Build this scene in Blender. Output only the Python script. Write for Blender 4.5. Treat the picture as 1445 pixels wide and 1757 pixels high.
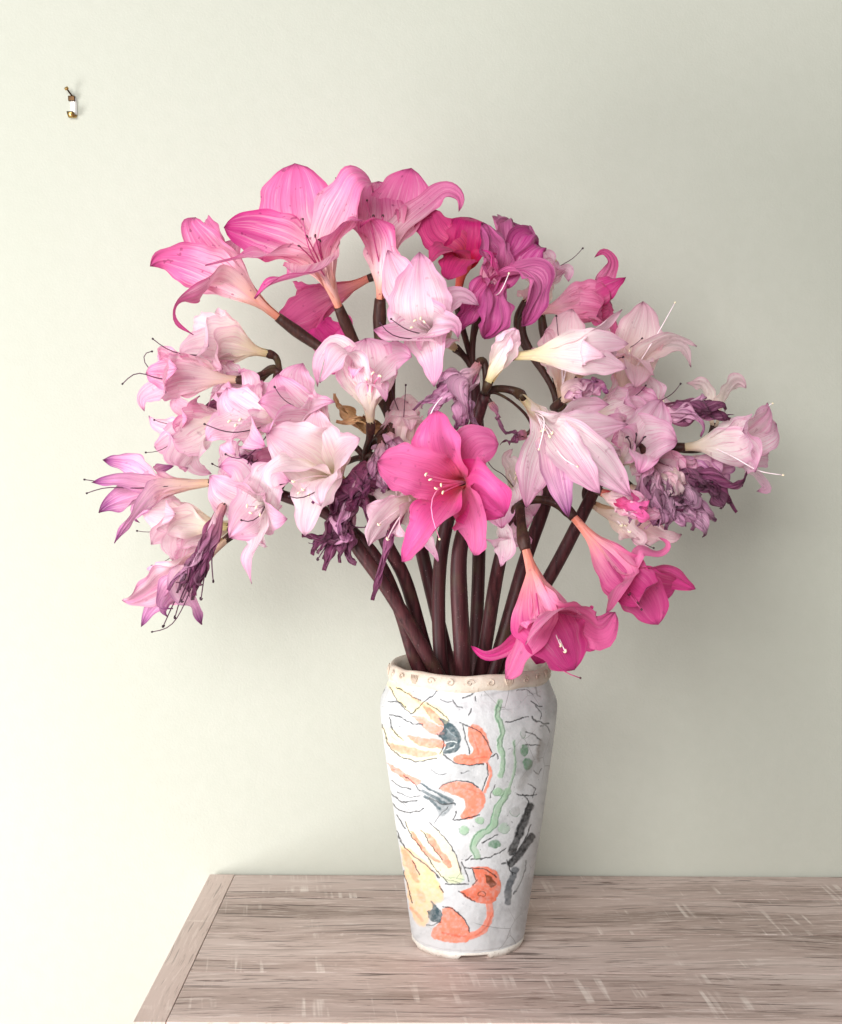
import bpy, bmesh, math, random
import numpy as np
from mathutils import Vector, Matrix, noise as mnoise

for o in list(bpy.data.objects): bpy.data.objects.remove(o)
sc = bpy.context.scene
COL = sc.collection

# ------------------------------------------------------------------ camera, light, exposure
F_PX, W_PX, H_PX = 2700.0, 1445.0, 1757.0      # focal length and frame of the photograph in pixels
AXIS_X, HORIZON = 780.0, 690.0
CAM = Vector((0.0, -1.70, 0.593))
PITCH = math.atan((H_PX/2-HORIZON)/F_PX)
ROLL = math.radians(0.22)
cam_d = bpy.data.cameras.new('camera'); cam = bpy.data.objects.new('camera', cam_d); COL.objects.link(cam)
cam_d.sensor_fit = 'VERTICAL'; cam_d.sensor_height = 36.0; cam_d.sensor_width = 36.0
cam_d.lens = 36.0*F_PX/H_PX
cam_d.shift_x = -(AXIS_X-W_PX/2)/H_PX
cam_d.clip_start = 0.05; cam_d.clip_end = 60
cam.location = CAM
CAM_ROT = Matrix.Rotation(math.pi/2-PITCH, 3, 'X') @ Matrix.Rotation(ROLL, 3, 'Z')
cam.rotation_euler = CAM_ROT.to_euler()
sc.camera = cam

world = bpy.data.worlds.new('World'); sc.world = world; world.use_nodes = True
bg = world.node_tree.nodes['Background']
bg.inputs[0].default_value = (1.0, 0.99, 0.97, 1); bg.inputs[1].default_value = 0.24

def area_light(name, loc, target, sx, sy, power, color):
    d = bpy.data.lights.new(name, 'AREA'); d.shape = 'RECTANGLE'; d.size = sx; d.size_y = sy
    d.energy = power; d.color = color
    o = bpy.data.objects.new(name, d); COL.objects.link(o); o.location = loc
    o.rotation_euler = (Vector(target)-Vector(loc)).to_track_quat('-Z', 'Y').to_euler()
    return o
area_light('window_light', (-1.95, -1.15, -0.26), (0.2, 0.10, 0.18), 0.9, 1.1, 62, (1.0, 0.99, 0.985))
area_light('room_fill_light', (-0.8, -2.9, 1.25), (0.05, 0.1, 0.30), 1.8, 1.4, 104, (1.0, 0.99, 0.965))  # added soft fill from behind the camera, standing in for room bounce

sc.view_settings.view_transform = 'Standard'; sc.view_settings.look = 'None'
sc.view_settings.exposure = 0.0; sc.view_settings.gamma = 1.0
sc.view_settings.use_curve_mapping = False
sc.render.engine = 'CYCLES'
sc.render.resolution_x = 842; sc.render.resolution_y = 1024
sc.cycles.max_bounces = 8; sc.cycles.transparent_max_bounces = 8

# ------------------------------------------------------------------ helpers
def at(px, py, d):
    """point at depth plane Y = d (metres) that the photograph shows at pixel (px, py)"""
    r = CAM_ROT @ Vector(((px-AXIS_X)/F_PX, -(py-H_PX/2)/F_PX, -1.0))
    t = (d-CAM.y)/r.y
    return CAM + r*t
def proj(co):
    R = np.array(CAM_ROT); q = (co-np.array(CAM)) @ R
    return AXIS_X+F_PX*q[:, 0]/-q[:, 2], H_PX/2-F_PX*q[:, 1]/-q[:, 2]
PXM = 1.70/F_PX                                 # metres per photo pixel at the vase

def lin(c):
    if max(c) > 1.0: c = [x/255.0 for x in c]
    return tuple((x/12.92 if x <= 0.04045 else ((x+0.055)/1.055)**2.4) for x in c)
def rgba(c): return lin(c)+(1.0,)

class NT:
    def __init__(s, name):
        s.m = bpy.data.materials.new(name); s.m.use_nodes = True
        s.t = s.m.node_tree; s.t.nodes.clear()
        s.out = s.n('ShaderNodeOutputMaterial')
    def n(s, typ, ins=None, **kw):
        nd = s.t.nodes.new(typ)
        for k, v in kw.items(): setattr(nd, k, v)
        for k, v in (ins or {}).items(): s.set(nd.inputs[k], v)
        return nd
    def set(s, sock, v):
        if isinstance(v, bpy.types.NodeSocket): s.t.links.new(v, sock)
        else: sock.default_value = v
    def math(s, op, a, b=0.0, c=None, clamp=False):
        nd = s.n('ShaderNodeMath', operation=op, use_clamp=clamp); s.set(nd.inputs[0], a); s.set(nd.inputs[1], b)
        if c is not None: s.set(nd.inputs[2], c)
        return nd.outputs[0]
    def maprange(s, v, a, b, c=0.0, d=1.0):
        nd = s.n('ShaderNodeMapRange', {'Value': v, 'From Min': a, 'From Max': b, 'To Min': c, 'To Max': d}, clamp=True)
        return nd.outputs[0]
    def mix(s, f, a, b, mode='MIX'):
        nd = s.n('ShaderNodeMix', data_type='RGBA', blend_type=mode)
        s.set(nd.inputs[0], f); s.set(nd.inputs[6], a); s.set(nd.inputs[7], b)
        return nd.outputs[2]
    def noise(s, vec, scale, detail=3.0, rough=0.55, dist=0.0):
        nd = s.n('ShaderNodeTexNoise', {'Scale': scale, 'Detail': detail, 'Roughness': rough, 'Distortion': dist})
        if vec is not None: s.t.links.new(vec, nd.inputs['Vector'])
        return nd.outputs[0]
    def ramp(s, f, stops):
        nd = s.n('ShaderNodeValToRGB'); s.set(nd.inputs[0], f); e = nd.color_ramp.elements
        while len(e) < len(stops): e.new(0.5)
        for i, (p, c) in enumerate(stops): e[i].position = p; e[i].color = rgba(c)
        return nd.outputs[0]
    def bump(s, h, strength, dist):
        return s.n('ShaderNodeBump', {'Height': h, 'Strength': strength, 'Distance': dist}).outputs[0]
    def bsdf(s, **kw):
        nd = s.n('ShaderNodeBsdfPrincipled')
        for k, v in kw.items(): s.set(nd.inputs[k.replace('_', ' ')], v)
        return nd.outputs[0]
    def done(s, sh): s.t.links.new(sh, s.out.inputs[0]); return s.m

def vec(nt, x, y, z):
    nd = nt.n('ShaderNodeCombineXYZ'); nt.set(nd.inputs[0], x); nt.set(nd.inputs[1], y); nt.set(nd.inputs[2], z)
    return nd.outputs[0]

def mesh_obj(name, verts, faces, mats, parent=None, smooth=True, uv=None, mat_idx=None):
    me = bpy.data.meshes.new(name)
    me.from_pydata([tuple(map(float, v)) for v in verts], [], [tuple(map(int, f)) for f in faces])
    for m in (mats if isinstance(mats, (list, tuple)) else [mats]): me.materials.append(m)
    if smooth: me.polygons.foreach_set('use_smooth', [True]*len(me.polygons))
    if mat_idx is not None: me.polygons.foreach_set('material_index', list(map(int, mat_idx)))
    if uv is not None:
        ul = me.uv_layers.new(name='UVMap'); li = np.empty(len(me.loops), dtype=np.int32)
        me.loops.foreach_get('vertex_index', li)
        ul.data.foreach_set('uv', np.asarray(uv, dtype=np.float32)[li].ravel())
    me.update()
    o = bpy.data.objects.new(name, me); COL.objects.link(o)
    if parent is not None: put(o, parent)
    return o
ROOT_AT = {}
def put(o, parent):
    o.parent = parent
    o.matrix_parent_inverse = Matrix.Identity(4)
    base = ROOT_AT.get(parent.name, Vector((0, 0, 0)))
    o.location = o.location-base
    ROOT_AT[o.name] = base if False else Vector((0, 0, 0))+base
def thing(name, loc, label, cat, group=None):
    o = bpy.data.objects.new(name, None); COL.objects.link(o); o.location = loc
    o.empty_display_size = 0.03; ROOT_AT[o.name] = Vector(loc)
    o['label'] = label; o['category'] = cat
    if group: o['group'] = group
    return o
def sub(o, parent):
    """parent o (world-space mesh, parent mesh already offset) keeping it in place"""
    o.parent = parent; o.matrix_parent_inverse = Matrix.Identity(4)

def box(x0, x1, y0, y1, z0, z1, bev=0.0):
    bm = bmesh.new(); bmesh.ops.create_cube(bm, size=1.0)
    for v in bm.verts:
        v.co = Vector(((x0+x1)/2+v.co.x*(x1-x0), (y0+y1)/2+v.co.y*(y1-y0), (z0+z1)/2+v.co.z*(z1-z0)))
    if bev: bmesh.ops.bevel(bm, geom=bm.edges[:], offset=bev, segments=2, profile=0.7, affect='EDGES')
    bm.verts.index_update()
    vs = [v.co.copy() for v in bm.verts]; fs = [[v.index for v in f.verts] for f in bm.faces]; bm.free()
    return vs, fs

def spline(pts, n):
    """centripetal Catmull-Rom through pts, resampled to n points of even spacing"""
    P = [np.array(p, float) for p in pts]
    P = [2*P[0]-P[1]]+P+[2*P[-1]-P[-2]]
    out = []
    for i in range(1, len(P)-2):
        p0, p1, p2, p3 = P[i-1:i+3]
        t0 = 0.0; t1 = t0+max(1e-5, np.linalg.norm(p1-p0))**.5
        t2 = t1+max(1e-5, np.linalg.norm(p2-p1))**.5; t3 = t2+max(1e-5, np.linalg.norm(p3-p2))**.5
        for t in np.linspace(t1, t2, 24, endpoint=(i == len(P)-3)):
            a1 = (t1-t)/(t1-t0)*p0+(t-t0)/(t1-t0)*p1; a2 = (t2-t)/(t2-t1)*p1+(t-t1)/(t2-t1)*p2
            a3 = (t3-t)/(t3-t2)*p2+(t-t2)/(t3-t2)*p3
            b1 = (t2-t)/(t2-t0)*a1+(t-t0)/(t2-t0)*a2; b2 = (t3-t)/(t3-t1)*a2+(t-t1)/(t3-t1)*a3
            out.append((t2-t)/(t2-t1)*b1+(t-t1)/(t2-t1)*b2)
    out = np.array(out)
    s = np.r_[0, np.cumsum(np.linalg.norm(np.diff(out, axis=0), axis=1))]
    q = np.linspace(0, s[-1], n)
    C = np.stack([np.interp(q, s, out[:, k]) for k in range(3)], 1)
    for _ in range(2): C[1:-1] = C[1:-1]*.5+(C[:-2]+C[2:])*.25
    return C
def nrm(v):
    l = np.linalg.norm(v); return v/l if l > 1e-9 else v*0
def frames(C, n0, k0=0):
    """tangents and a rotation-minimising normal equal to n0 (made perpendicular) at index k0"""
    T = np.gradient(C, axis=0); T /= np.maximum(np.linalg.norm(T, axis=1)[:, None], 1e-9)
    N = np.zeros_like(C); N[k0] = nrm(n0-np.dot(n0, T[k0])*T[k0])
    for rng, st in ((range(k0+1, len(C)), -1), (range(k0-1, -1, -1), 1)):
        for i in rng:
            v = N[i+st]-np.dot(N[i+st], T[i])*T[i]; N[i] = nrm(v)
    return T, N, np.cross(T, N)

def tube(pts, radii, n=8, seg=None, cap=True):
    C = spline(pts, seg or max(6, len(pts)*6)); m = len(C)
    R = np.interp(np.linspace(0, 1, m), np.linspace(0, 1, len(radii)), radii)
    T, N, B = frames(C, np.array((0.31, -0.9, 0.2)))
    vs = []; fs = []
    for i in range(m):
        for k in range(n):
            a = 2*math.pi*k/n; vs.append(C[i]+R[i]*(math.cos(a)*N[i]+math.sin(a)*B[i]))
    for i in range(m-1):
        for k in range(n):
            k2 = (k+1) % n; fs.append((i*n+k, i*n+k2, (i+1)*n+k2, (i+1)*n+k))
    if cap: fs.append(tuple(range(n-1, -1, -1))); fs.append(tuple((m-1)*n+k for k in range(n)))
    return vs, fs
def merge(a, b):
    o = len(a[0]); return a[0]+list(b[0]), a[1]+[tuple(i+o for i in f) for f in b[1]]

# ------------------------------------------------------------------ materials of the setting
def wall_material():
    t = NT('wall_paint'); co = t.n('ShaderNodeTexCoord').outputs['Object']
    a = t.noise(co, 1.3, 2); b = t.noise(co, 320, 3, .6); c = t.noise(co, 60, 2)
    col = t.mix(t.maprange(a, .35, .65), rgba((186, 188, 177)), rgba((191, 192, 182)))
    col = t.mix(t.maprange(c, .3, .7, 0, .25), col, rgba((180, 182, 170)))
    h = t.math('ADD', b, t.math('MULTIPLY', c, .8))
    return t.done(t.bsdf(Base_Color=col, Roughness=.62, Specular_IOR_Level=.25, Normal=t.bump(h, .22, .0012)))
def floor_material():
    t = NT('floor_carpet'); co = t.n('ShaderNodeTexCoord').outputs['Object']
    col = t.mix(t.noise(co, 90, 4), rgba((150, 140, 128)), rgba((186, 178, 166)))
    return t.done(t.bsdf(Base_Color=col, Roughness=.9))
def wood_material(name, swap=False, tone=0.0):
    t = NT(name); tc = t.n('ShaderNodeTexCoord').outputs['Object']
    sp = t.n('ShaderNodeSeparateXYZ'); t.t.links.new(tc, sp.inputs[0])
    rnd = t.n('ShaderNodeObjectInfo').outputs['Random']
    x, y = (sp.outputs[1], sp.outputs[0]) if swap else (sp.outputs[0], sp.outputs[1])
    off = t.math('MULTIPLY', rnd, 7.0)
    # slow wander of the grain lines
    wn = t.noise(vec(t, t.math('MULTIPLY', x, 2.2), t.math('MULTIPLY', y, 5.0), off), 1.0, 2)
    yw = t.math('ADD', y, t.math('MULTIPLY', t.math('SUBTRACT', wn, .5), .075))
    fine = t.noise(vec(t, t.math('MULTIPLY', x, 22), t.math('MULTIPLY', yw, 300), off), 1.0, 4, .65)
    mid = t.noise(vec(t, t.math('MULTIPLY', x, 4), t.math('MULTIPLY', yw, 70), off), 1.0, 3, .6)
    broad = t.noise(vec(t, t.math('MULTIPLY', x, 1.8), t.math('MULTIPLY', yw, 17), off), 1.0, 2, .5)
    col = t.ramp(broad, [(.28, (160, 140, 131)), (.45, (200, 178, 170)), (.58, (218, 198, 191)), (.75, (228, 212, 206))])
    col = t.mix(t.maprange(mid, .42, .30, 0, .55), col, rgba((118, 98, 88)))
    col = t.mix(t.maprange(mid, .60, .72, 0, .5), col, rgba((219, 203, 196)))
    pm = t.noise(vec(t, t.math('MULTIPLY', x, 3.5), t.math('MULTIPLY', yw, 26), t.math('ADD', off, 5.7)), 1.0, 2)
    col = t.mix(t.math('MULTIPLY', rnd, .22), col, rgba((150, 126, 116)))
    col = t.mix(t.math('MULTIPLY', t.maprange(fine, .43, .37, 0, .85), t.maprange(pm, .38, .6, .12, 1)), col, rgba((104, 80, 72)))
    col = t.mix(t.maprange(fine, .57, .62, 0, .6), col, rgba((236, 220, 214)))
    # long thin dark checks
    ck = t.noise(vec(t, t.math('MULTIPLY', x, 9), t.math('MULTIPLY', yw, 190), t.math('ADD', off, 3.3)), 1.0, 2, .5)
    ckm = t.maprange(ck, .36, .33)
    col = t.mix(t.math('MULTIPLY', ckm, .8), col, rgba((74, 58, 52)))
    # pale saw marks running across the grain, in patches
    saw = t.noise(vec(t, t.math('MULTIPLY', t.math('ADD', x, t.math('MULTIPLY', y, .12)), 120), t.math('MULTIPLY', y, 5), off), 1.0, 2, .5)
    patch = t.noise(vec(t, t.math('MULTIPLY', x, 7), t.math('MULTIPLY', y, 16), t.math('ADD', off, 9.1)), 1.0, 2)
    sm = t.math('MULTIPLY', t.maprange(saw, .58, .68), t.maprange(patch, .50, .60))
    col = t.mix(t.math('MULTIPLY', t.math('MULTIPLY', sm, t.maprange(fine, .36, .56, .3, 1)), .72), col, rgba((244, 232, 224)))
    if tone: col = t.mix(tone, col, rgba((232, 210, 200)))
    h = t.math('SUBTRACT', t.math('ADD', t.math('MULTIPLY', fine, .5), t.math('MULTIPLY', mid, .4)), t.math('MULTIPLY', ckm, .8))
    return t.done(t.bsdf(Base_Color=col, Roughness=.48, Specular_IOR_Level=.4, Normal=t.bump(h, .35, .0012)))
def plain(name, col, rough=.5, metal=0.0, spec=.5):
    t = NT(name); co = t.n('ShaderNodeTexCoord').outputs['Object']
    c = t.mix(t.maprange(t.noise(co, 140, 3), .3, .7), rgba(col), rgba([min(255, v*1.12) for v in col]))
    return t.done(t.bsdf(Base_Color=c, Roughness=rough, Metallic=metal, Specular_IOR_Level=spec))

# ------------------------------------------------------------------ setting: wall and floor
WALL_Y, FLOOR_Z = 0.246, -0.75
v, f = box(-2.6, 2.6, WALL_Y, WALL_Y+.12, FLOOR_Z, 1.9)
wall = mesh_obj('wall', v, f, wall_material(), smooth=False); wall['kind'] = 'structure'
v, f = box(-2.6, 2.6, -2.6, WALL_Y, FLOOR_Z-.05, FLOOR_Z)
floor = mesh_obj('floor', v, f, floor_material(), smooth=False); floor['kind'] = 'structure'

# ------------------------------------------------------------------ table
TX0, TX1, TY0, TY1 = at(360, 1502, .24).x, 0.92, -0.232, 0.240
table = thing('wooden_table', ((TX0+TX1)/2, 0, FLOOR_Z), 'greyish brown wood grain side table against the pale wall, under the vase', 'table')
wood = wood_material('weathered_wood'); wood_end = wood_material('weathered_wood_end', swap=True, tone=.45)
wood_edge = wood_material('weathered_wood_edge', tone=.45)
EB = 0.031
def part(name, vf, mat, parent, smooth=False, **kw):
    o = mesh_obj(name, vf[0], vf[1], mat, None, smooth, **kw)
    o.parent = parent; o.location = -ROOT_AT[parent.name]
    return o
ys = [TY0+.0135, -.098, .023, .149, TY1]
for a, b in zip(ys[:-1], ys[1:]):
    part('plank', box(TX0+EB+.0007, TX1, a+.0006, b-.0006, -.024, 0.0, .0007), wood, table)
part('end_board', box(TX0, TX0+EB, TY0, TY1, -.024, 0.0003, .0009), wood_end, table)
part('front_edge', box(TX0+EB+.0007, TX1, TY0, TY0+.0128, -.024, 0.0004, .0012), wood_edge, table)
part('apron', box(TX0+.03, TX1-.03, TY0+.02, TY1-.02, -.09, -.0242), wood, table)
for lx in (TX0+.012, TX1-.057):
    for ly in (TY0+.012, TY1-.057):
        part('leg', box(lx, lx+.045, ly, ly+.045, FLOOR_Z, -.0242, .002), wood_end, table)

# ------------------------------------------------------------------ picture hook on the wall
hk = at(124, 180, WALL_Y)
hook = thing('picture_hook', (hk.x, WALL_Y, hk.z), 'small brass picture hook nailed to the bare wall', 'hook')
brass = plain('aged_brass', (176, 146, 92), .28, 1.0); dark_brass = plain('dark_nail_metal', (70, 52, 36), .4, 1.0)
HS = 1.94/F_PX
def hp(x, z, y): return np.array((hk.x+(x-124)*HS, WALL_Y-y, hk.z-(z-180)*HS))
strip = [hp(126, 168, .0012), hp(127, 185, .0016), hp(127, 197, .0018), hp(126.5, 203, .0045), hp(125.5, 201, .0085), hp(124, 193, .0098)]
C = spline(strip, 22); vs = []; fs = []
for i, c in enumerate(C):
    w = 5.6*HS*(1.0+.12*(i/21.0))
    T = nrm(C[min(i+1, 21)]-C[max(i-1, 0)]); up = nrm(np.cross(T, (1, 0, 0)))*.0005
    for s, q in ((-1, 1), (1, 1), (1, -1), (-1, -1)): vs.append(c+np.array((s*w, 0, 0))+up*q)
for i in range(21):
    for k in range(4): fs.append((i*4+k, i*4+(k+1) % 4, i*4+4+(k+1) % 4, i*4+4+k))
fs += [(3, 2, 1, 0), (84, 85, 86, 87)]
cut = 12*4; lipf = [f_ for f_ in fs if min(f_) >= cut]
part('plate', (vs, [f_ for f_ in fs if min(f_) < cut]), plain('plate_painted_glint', (252, 248, 236), .22, .35), hook, True)  # bright glint on the brass strip put into its near-white colour
part('hook_lip', (vs[cut:], [tuple(i_-cut for i_ in f_) for f_ in lipf]), brass, hook, True)
vs, fs = box(hk.x-5*HS, hk.x+6*HS, WALL_Y-.006, WALL_Y-.0002, hk.z+5.5*HS, hk.z+14*HS, .0006)
part('nail_guide', (vs, fs), dark_brass, hook, True)
part('nail', tube([hp(129, 172, .0), hp(124, 164, .006), hp(119, 156, .012)], [.0011, .0011, .0011], 8), dark_brass, hook, True)
part('nail_head', tube([hp(119.4, 156.8, .0115), hp(118.2, 154.6, .013)], [.0026, .0024], 10), brass, hook, True)

# ------------------------------------------------------------------ vase
VC = at(803, 1612, 0.0); VX = VC.x
prof_px = [(1612, 94), (1604, 98), (1590, 100), (1500, 113), (1420, 125.5), (1360, 134), (1290, 144), (1240, 150.5), (1212, 153), (1200, 152.5), (1186, 147), (1172, 140), (1160, 136.5)]
def zpx(y): return at(803, y, 0.0).z
prof = sorted([(max(0.0, zpx(y)), r*PXM) for y, r in prof_px])
pz = np.array([p[0] for p in prof]); pr = np.array([p[1] for p in prof]); pz[0] = .006
Z_TOP = pz[-1]
def vase_r(z):
    z = np.asarray(z, float); k = .004
    return (np.interp(z-k, pz, pr)+np.interp(z, pz, pr)+np.interp(z+k, pz, pr))/3
vase = thing('ceramic_vase', (VX, 0, 0), 'tall white ceramic vase painted with coral tulips and green squiggles, standing on the table', 'vase')

# --- the painting: strokes and patches in photograph pixels, laid on the vase wall
def v1(*p): return [(600+x/3.6125, 1080+y/3.6125) for x, y in p]
def v2(*p): return [(620+x/4.0139, 1360+y/4.0139) for x, y in p]
CORAL, CORAL2, PEACH, YEL = (236, 132, 106), (190, 84, 60), (240, 190, 140), (242, 224, 172)
TEAL, INK, GRN, GRN2, GRY, BRN = (50, 74, 82), (34, 37, 40), (150, 182, 152), (92, 132, 104), (176, 178, 178), (112, 62, 40)
paint = []
def P(c, pts, a=.92, soft=1.2): paint.append(('poly', c, pts, 0, a, soft))
def S(c, pts, w, a=.9, soft=.8): paint.append(('line', c, pts, w, a, soft))
# warm wash of the yellow petals
P(YEL, v1((225, 315), (330, 345), (430, 440), (540, 465), (620, 560), (600, 600), (480, 560), (360, 500), (270, 410)), .8, 3)
P(YEL, v1((190, 590), (250, 600), (330, 660), (560, 720), (590, 780), (480, 815), (330, 800), (240, 730)), .6, 3)
P(YEL, v2((300, 200), (360, 190), (520, 260), (640, 420), (700, 560), (690, 625), (580, 610), (470, 500), (360, 340)), .55, 3)
P(PEACH, v2((268, 365), (330, 380), (440, 470), (520, 590), (565, 700), (560, 770), (500, 760), (470, 860), (440, 935), (370, 890), (330, 760), (300, 560)), .8, 3)
P(CORAL, v2((275, 380), (320, 400), (400, 600), (400, 640), (360, 600), (300, 470)), .55, 3)
P(CORAL, v2((380, 660), (430, 690), (450, 760), (400, 750)), .4, 3); P((250, 190, 120), v2((440, 500), (500, 560), (545, 690), (490, 650)), .4, 4)
S(CORAL, v2((345, 800), (400, 850), (420, 880)), 22, .5, 2)
# coral streaks in the top flower
P(CORAL, v1((380, 535), (460, 545), (550, 600), (590, 610), (600, 650), (520, 650), (440, 590)), .85)
P(CORAL, v1((445, 470), (520, 500), (580, 570), (590, 610), (520, 570)), .85)
P(CORAL, v1((350, 655), (450, 670), (600, 695), (610, 715), (560, 737), (420, 715)), .9)
P(CORAL, v1((235, 695), (300, 715), (450, 745), (555, 768), (520, 790), (380, 780), (270, 745)), .75)
P(CORAL, v1((228, 822), (290, 850), (380, 910), (450, 935), (430, 970), (340, 930), (260, 870)), .8)
S(CORAL, v1((370, 400), (430, 450), (500, 490)), 14, .5, 2)
# coral heart shapes
P(CORAL, v1((735, 605), (765, 588), (800, 592), (840, 650), (875, 730), (880, 770), (865, 815), (815, 836), (715, 836), (635, 808), (650, 782), (770, 768), (735, 680)))
S(CORAL2, v1((700, 805), (780, 800), (850, 790)), 10, .5, 2); S(CORAL2, v1((760, 640), (790, 720), (800, 780)), 8, .45, 2)
S(CORAL, v1((852, 830), (872, 900), (852, 975), (835, 1005)), 19, .85, 1.5)
P(CORAL, v1((553, 985), (600, 950), (690, 943), (780, 968), (828, 1008), (838, 1075), (800, 1140), (735, 1180), (680, 1165), (715, 1110), (720, 1060), (640, 1025)))
S(CORAL2, v1((640, 985), (740, 990), (820, 1020)), 8, .4, 2)
P(CORAL, v2((556, 800), (600, 787), (680, 840), (735, 930), (750, 965), (735, 1028), (620, 1030), (520, 1015), (483, 985), (487, 945), (545, 900)))
S(CORAL2, v2((560, 960), (640, 985), (760, 990)), 12, .5, 2)
S(CORAL, v2((745, 990), (835, 950), (885, 860), (883, 765)), 46, .85, 1.5); S(CORAL2, v2((790, 985), (870, 920), (900, 830)), 10, .5, 2)
P((222, 116, 88), v2((755, 512), (850, 503), (935, 540), (962, 640), (940, 720), (870, 767), (780, 748), (668, 682), (755, 655), (790, 600)))
P(BRN, v2((850, 565), (890, 575), (926, 640), (895, 652), (862, 620)), .85)
S(BRN, v2((800, 705), (830, 685), (862, 700), (830, 720), (800, 705)), 6, .8)
S(CORAL2, v2((690, 690), (800, 720), (900, 730)), 14, .4, 3)
# striped petal of the lower flower
P(CORAL, v2((335, 255), (370, 275), (440, 380), (500, 440), (560, 480), (500, 470), (420, 400), (370, 330)), .85)
P(CORAL, v2((438, 278), (480, 290), (545, 380), (600, 450), (628, 520), (590, 520), (540, 440), (500, 390)), .85)
# teal cups and scribbles
P(TEAL, v1((550, 545), (600, 565), (640, 592), (688, 655), (682, 735), (640, 765), (568, 775), (605, 700), (545, 655), (585, 610)), .88)
S((225, 230, 230), v1((590, 700), (640, 690), (665, 700)), 7, .8); S((225, 230, 230), v1((600, 745), (650, 725)), 6, .7); S((150, 165, 170), v1((600, 610), (650, 660)), 8, .6)
for a, b, w in (((455, 965), (640, 1062), 16), ((450, 1000), (590, 1075), 20), ((470, 1035), (560, 1110), 16), ((520, 1000), (655, 1085), 12), ((440, 955), (500, 990), 12)):
    S(TEAL, v1(a, b), w, .75, 1.5)
P(TEAL, v2((440, 30), (520, 20), (640, 70), (610, 130), (540, 175), (520, 110)), .55, 4)
S(INK, v2((470, 40), (560, 75), (640, 75)), 9, .8); S(INK, v2((600, 100), (540, 160), (500, 215)), 5, .8)
P(TEAL, v2((452, 820), (492, 800), (478, 738), (520, 785), (552, 822), (546, 900), (500, 890), (470, 870)), .88)
S(INK, v2((450, 915), (500, 912), (550, 895)), 9, .7)
P((190, 205, 170), v2((545, 580), (620, 560), (690, 540), (706, 610), (660, 632), (590, 620)), .6, 4)
S(INK, v2((560, 590), (640, 610), (680, 630)), 4, .7); S(GRN2, v2((600, 580), (660, 590), (705, 600)), 5, .6); S(INK, v2((650, 590), (690, 545), (690, 480)), 4, .6)
# green squiggles and dots
S(GRN, v1((932, 445), (908, 520), (948, 625), (925, 720), (955, 800), (935, 905)), 36, .8, 2)
S(GRN2, v1((925, 445), (900, 525), (935, 620), (912, 720)), 9, .75, 1.5); S(GRN2, v1((940, 470), (930, 530), (965, 620), (945, 720), (968, 800), (950, 910)), 7, .7, 1.5)
S(GRN, v1((1015, 690), (1022, 880), (990, 975), (955, 1075)), 17, .7, 2); S(GRN2, v1((1018, 690), (1028, 880), (1000, 980)), 5, .7)
S(GRN, v2((1010, -10), (935, 115), (905, 235), (800, 300), (770, 370), (797, 440)), 46, .8, 2)
S(GRN2, v2((985, 0), (915, 115), (885, 225), (780, 300), (755, 370), (785, 445)), 8, .8, 1.5); S(GRN2, v2((1030, 10), (955, 125), (930, 240), (830, 310), (795, 370)), 7, .7, 1.5)
def dot(c, f, x, y, rx, ry, a=.85):
    P(c, f(*[(x+rx*math.cos(k*.7), y+ry*math.sin(k*.7)) for k in range(9)]), a, 1.5)
    S(GRN2, f(*[(x+rx*math.cos(.4+k*.6), y+ry*math.sin(.4+k*.6)) for k in range(6)]), 5, .6)
dot(GRN2, v1, 1084, 748, 24, 36); dot(GRN2, v1, 1104, 830, 28, 38); dot(GRN, v1, 915, 1006, 30, 28); dot(GRY, v1, 1076, 640, 18, 36, .6)
dot(GRN, v2, 815, 190, 30, 27); dot(GRN, v2, 710, 260, 36, 32); dot((160, 185, 165), v2, 985, 245, 42, 36, .6); dot(GRN2, v2, 920, 354, 44, 28); dot(GRN, v2, 950, 2, 40, 24); dot(GRY, v2, 1060, 130, 34, 34, .5)
# black brush leaves on the right
for pts, w in ((((1165, 90), (1110, 220), (1035, 410)), 52), (((1172, 305), (1110, 400), (1030, 488)), 48), (((1060, 530), (1015, 650), (1007, 755)), 44)):
    S(INK if w > 45 else (92, 98, 104), v2(*pts), w, .86, 2.5)
S(INK, v2((1165, 225), (1120, 340), (1060, 420)), 10, .8); S(INK, v2((1135, 470), (1110, 590), (1045, 700)), 9, .8); S(INK, v2((1150, 60), (1110, 190), (1060, 300)), 12, .8)
S(GRY, v2((1120, 480), (1100, 590), (1060, 660)), 26, .6, 3); S(INK, v2((1010, 460), (1030, 540), (1060, 550)), 7, .8); S(INK, v2((965, 490), (1000, 485)), 8, .8)
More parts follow.
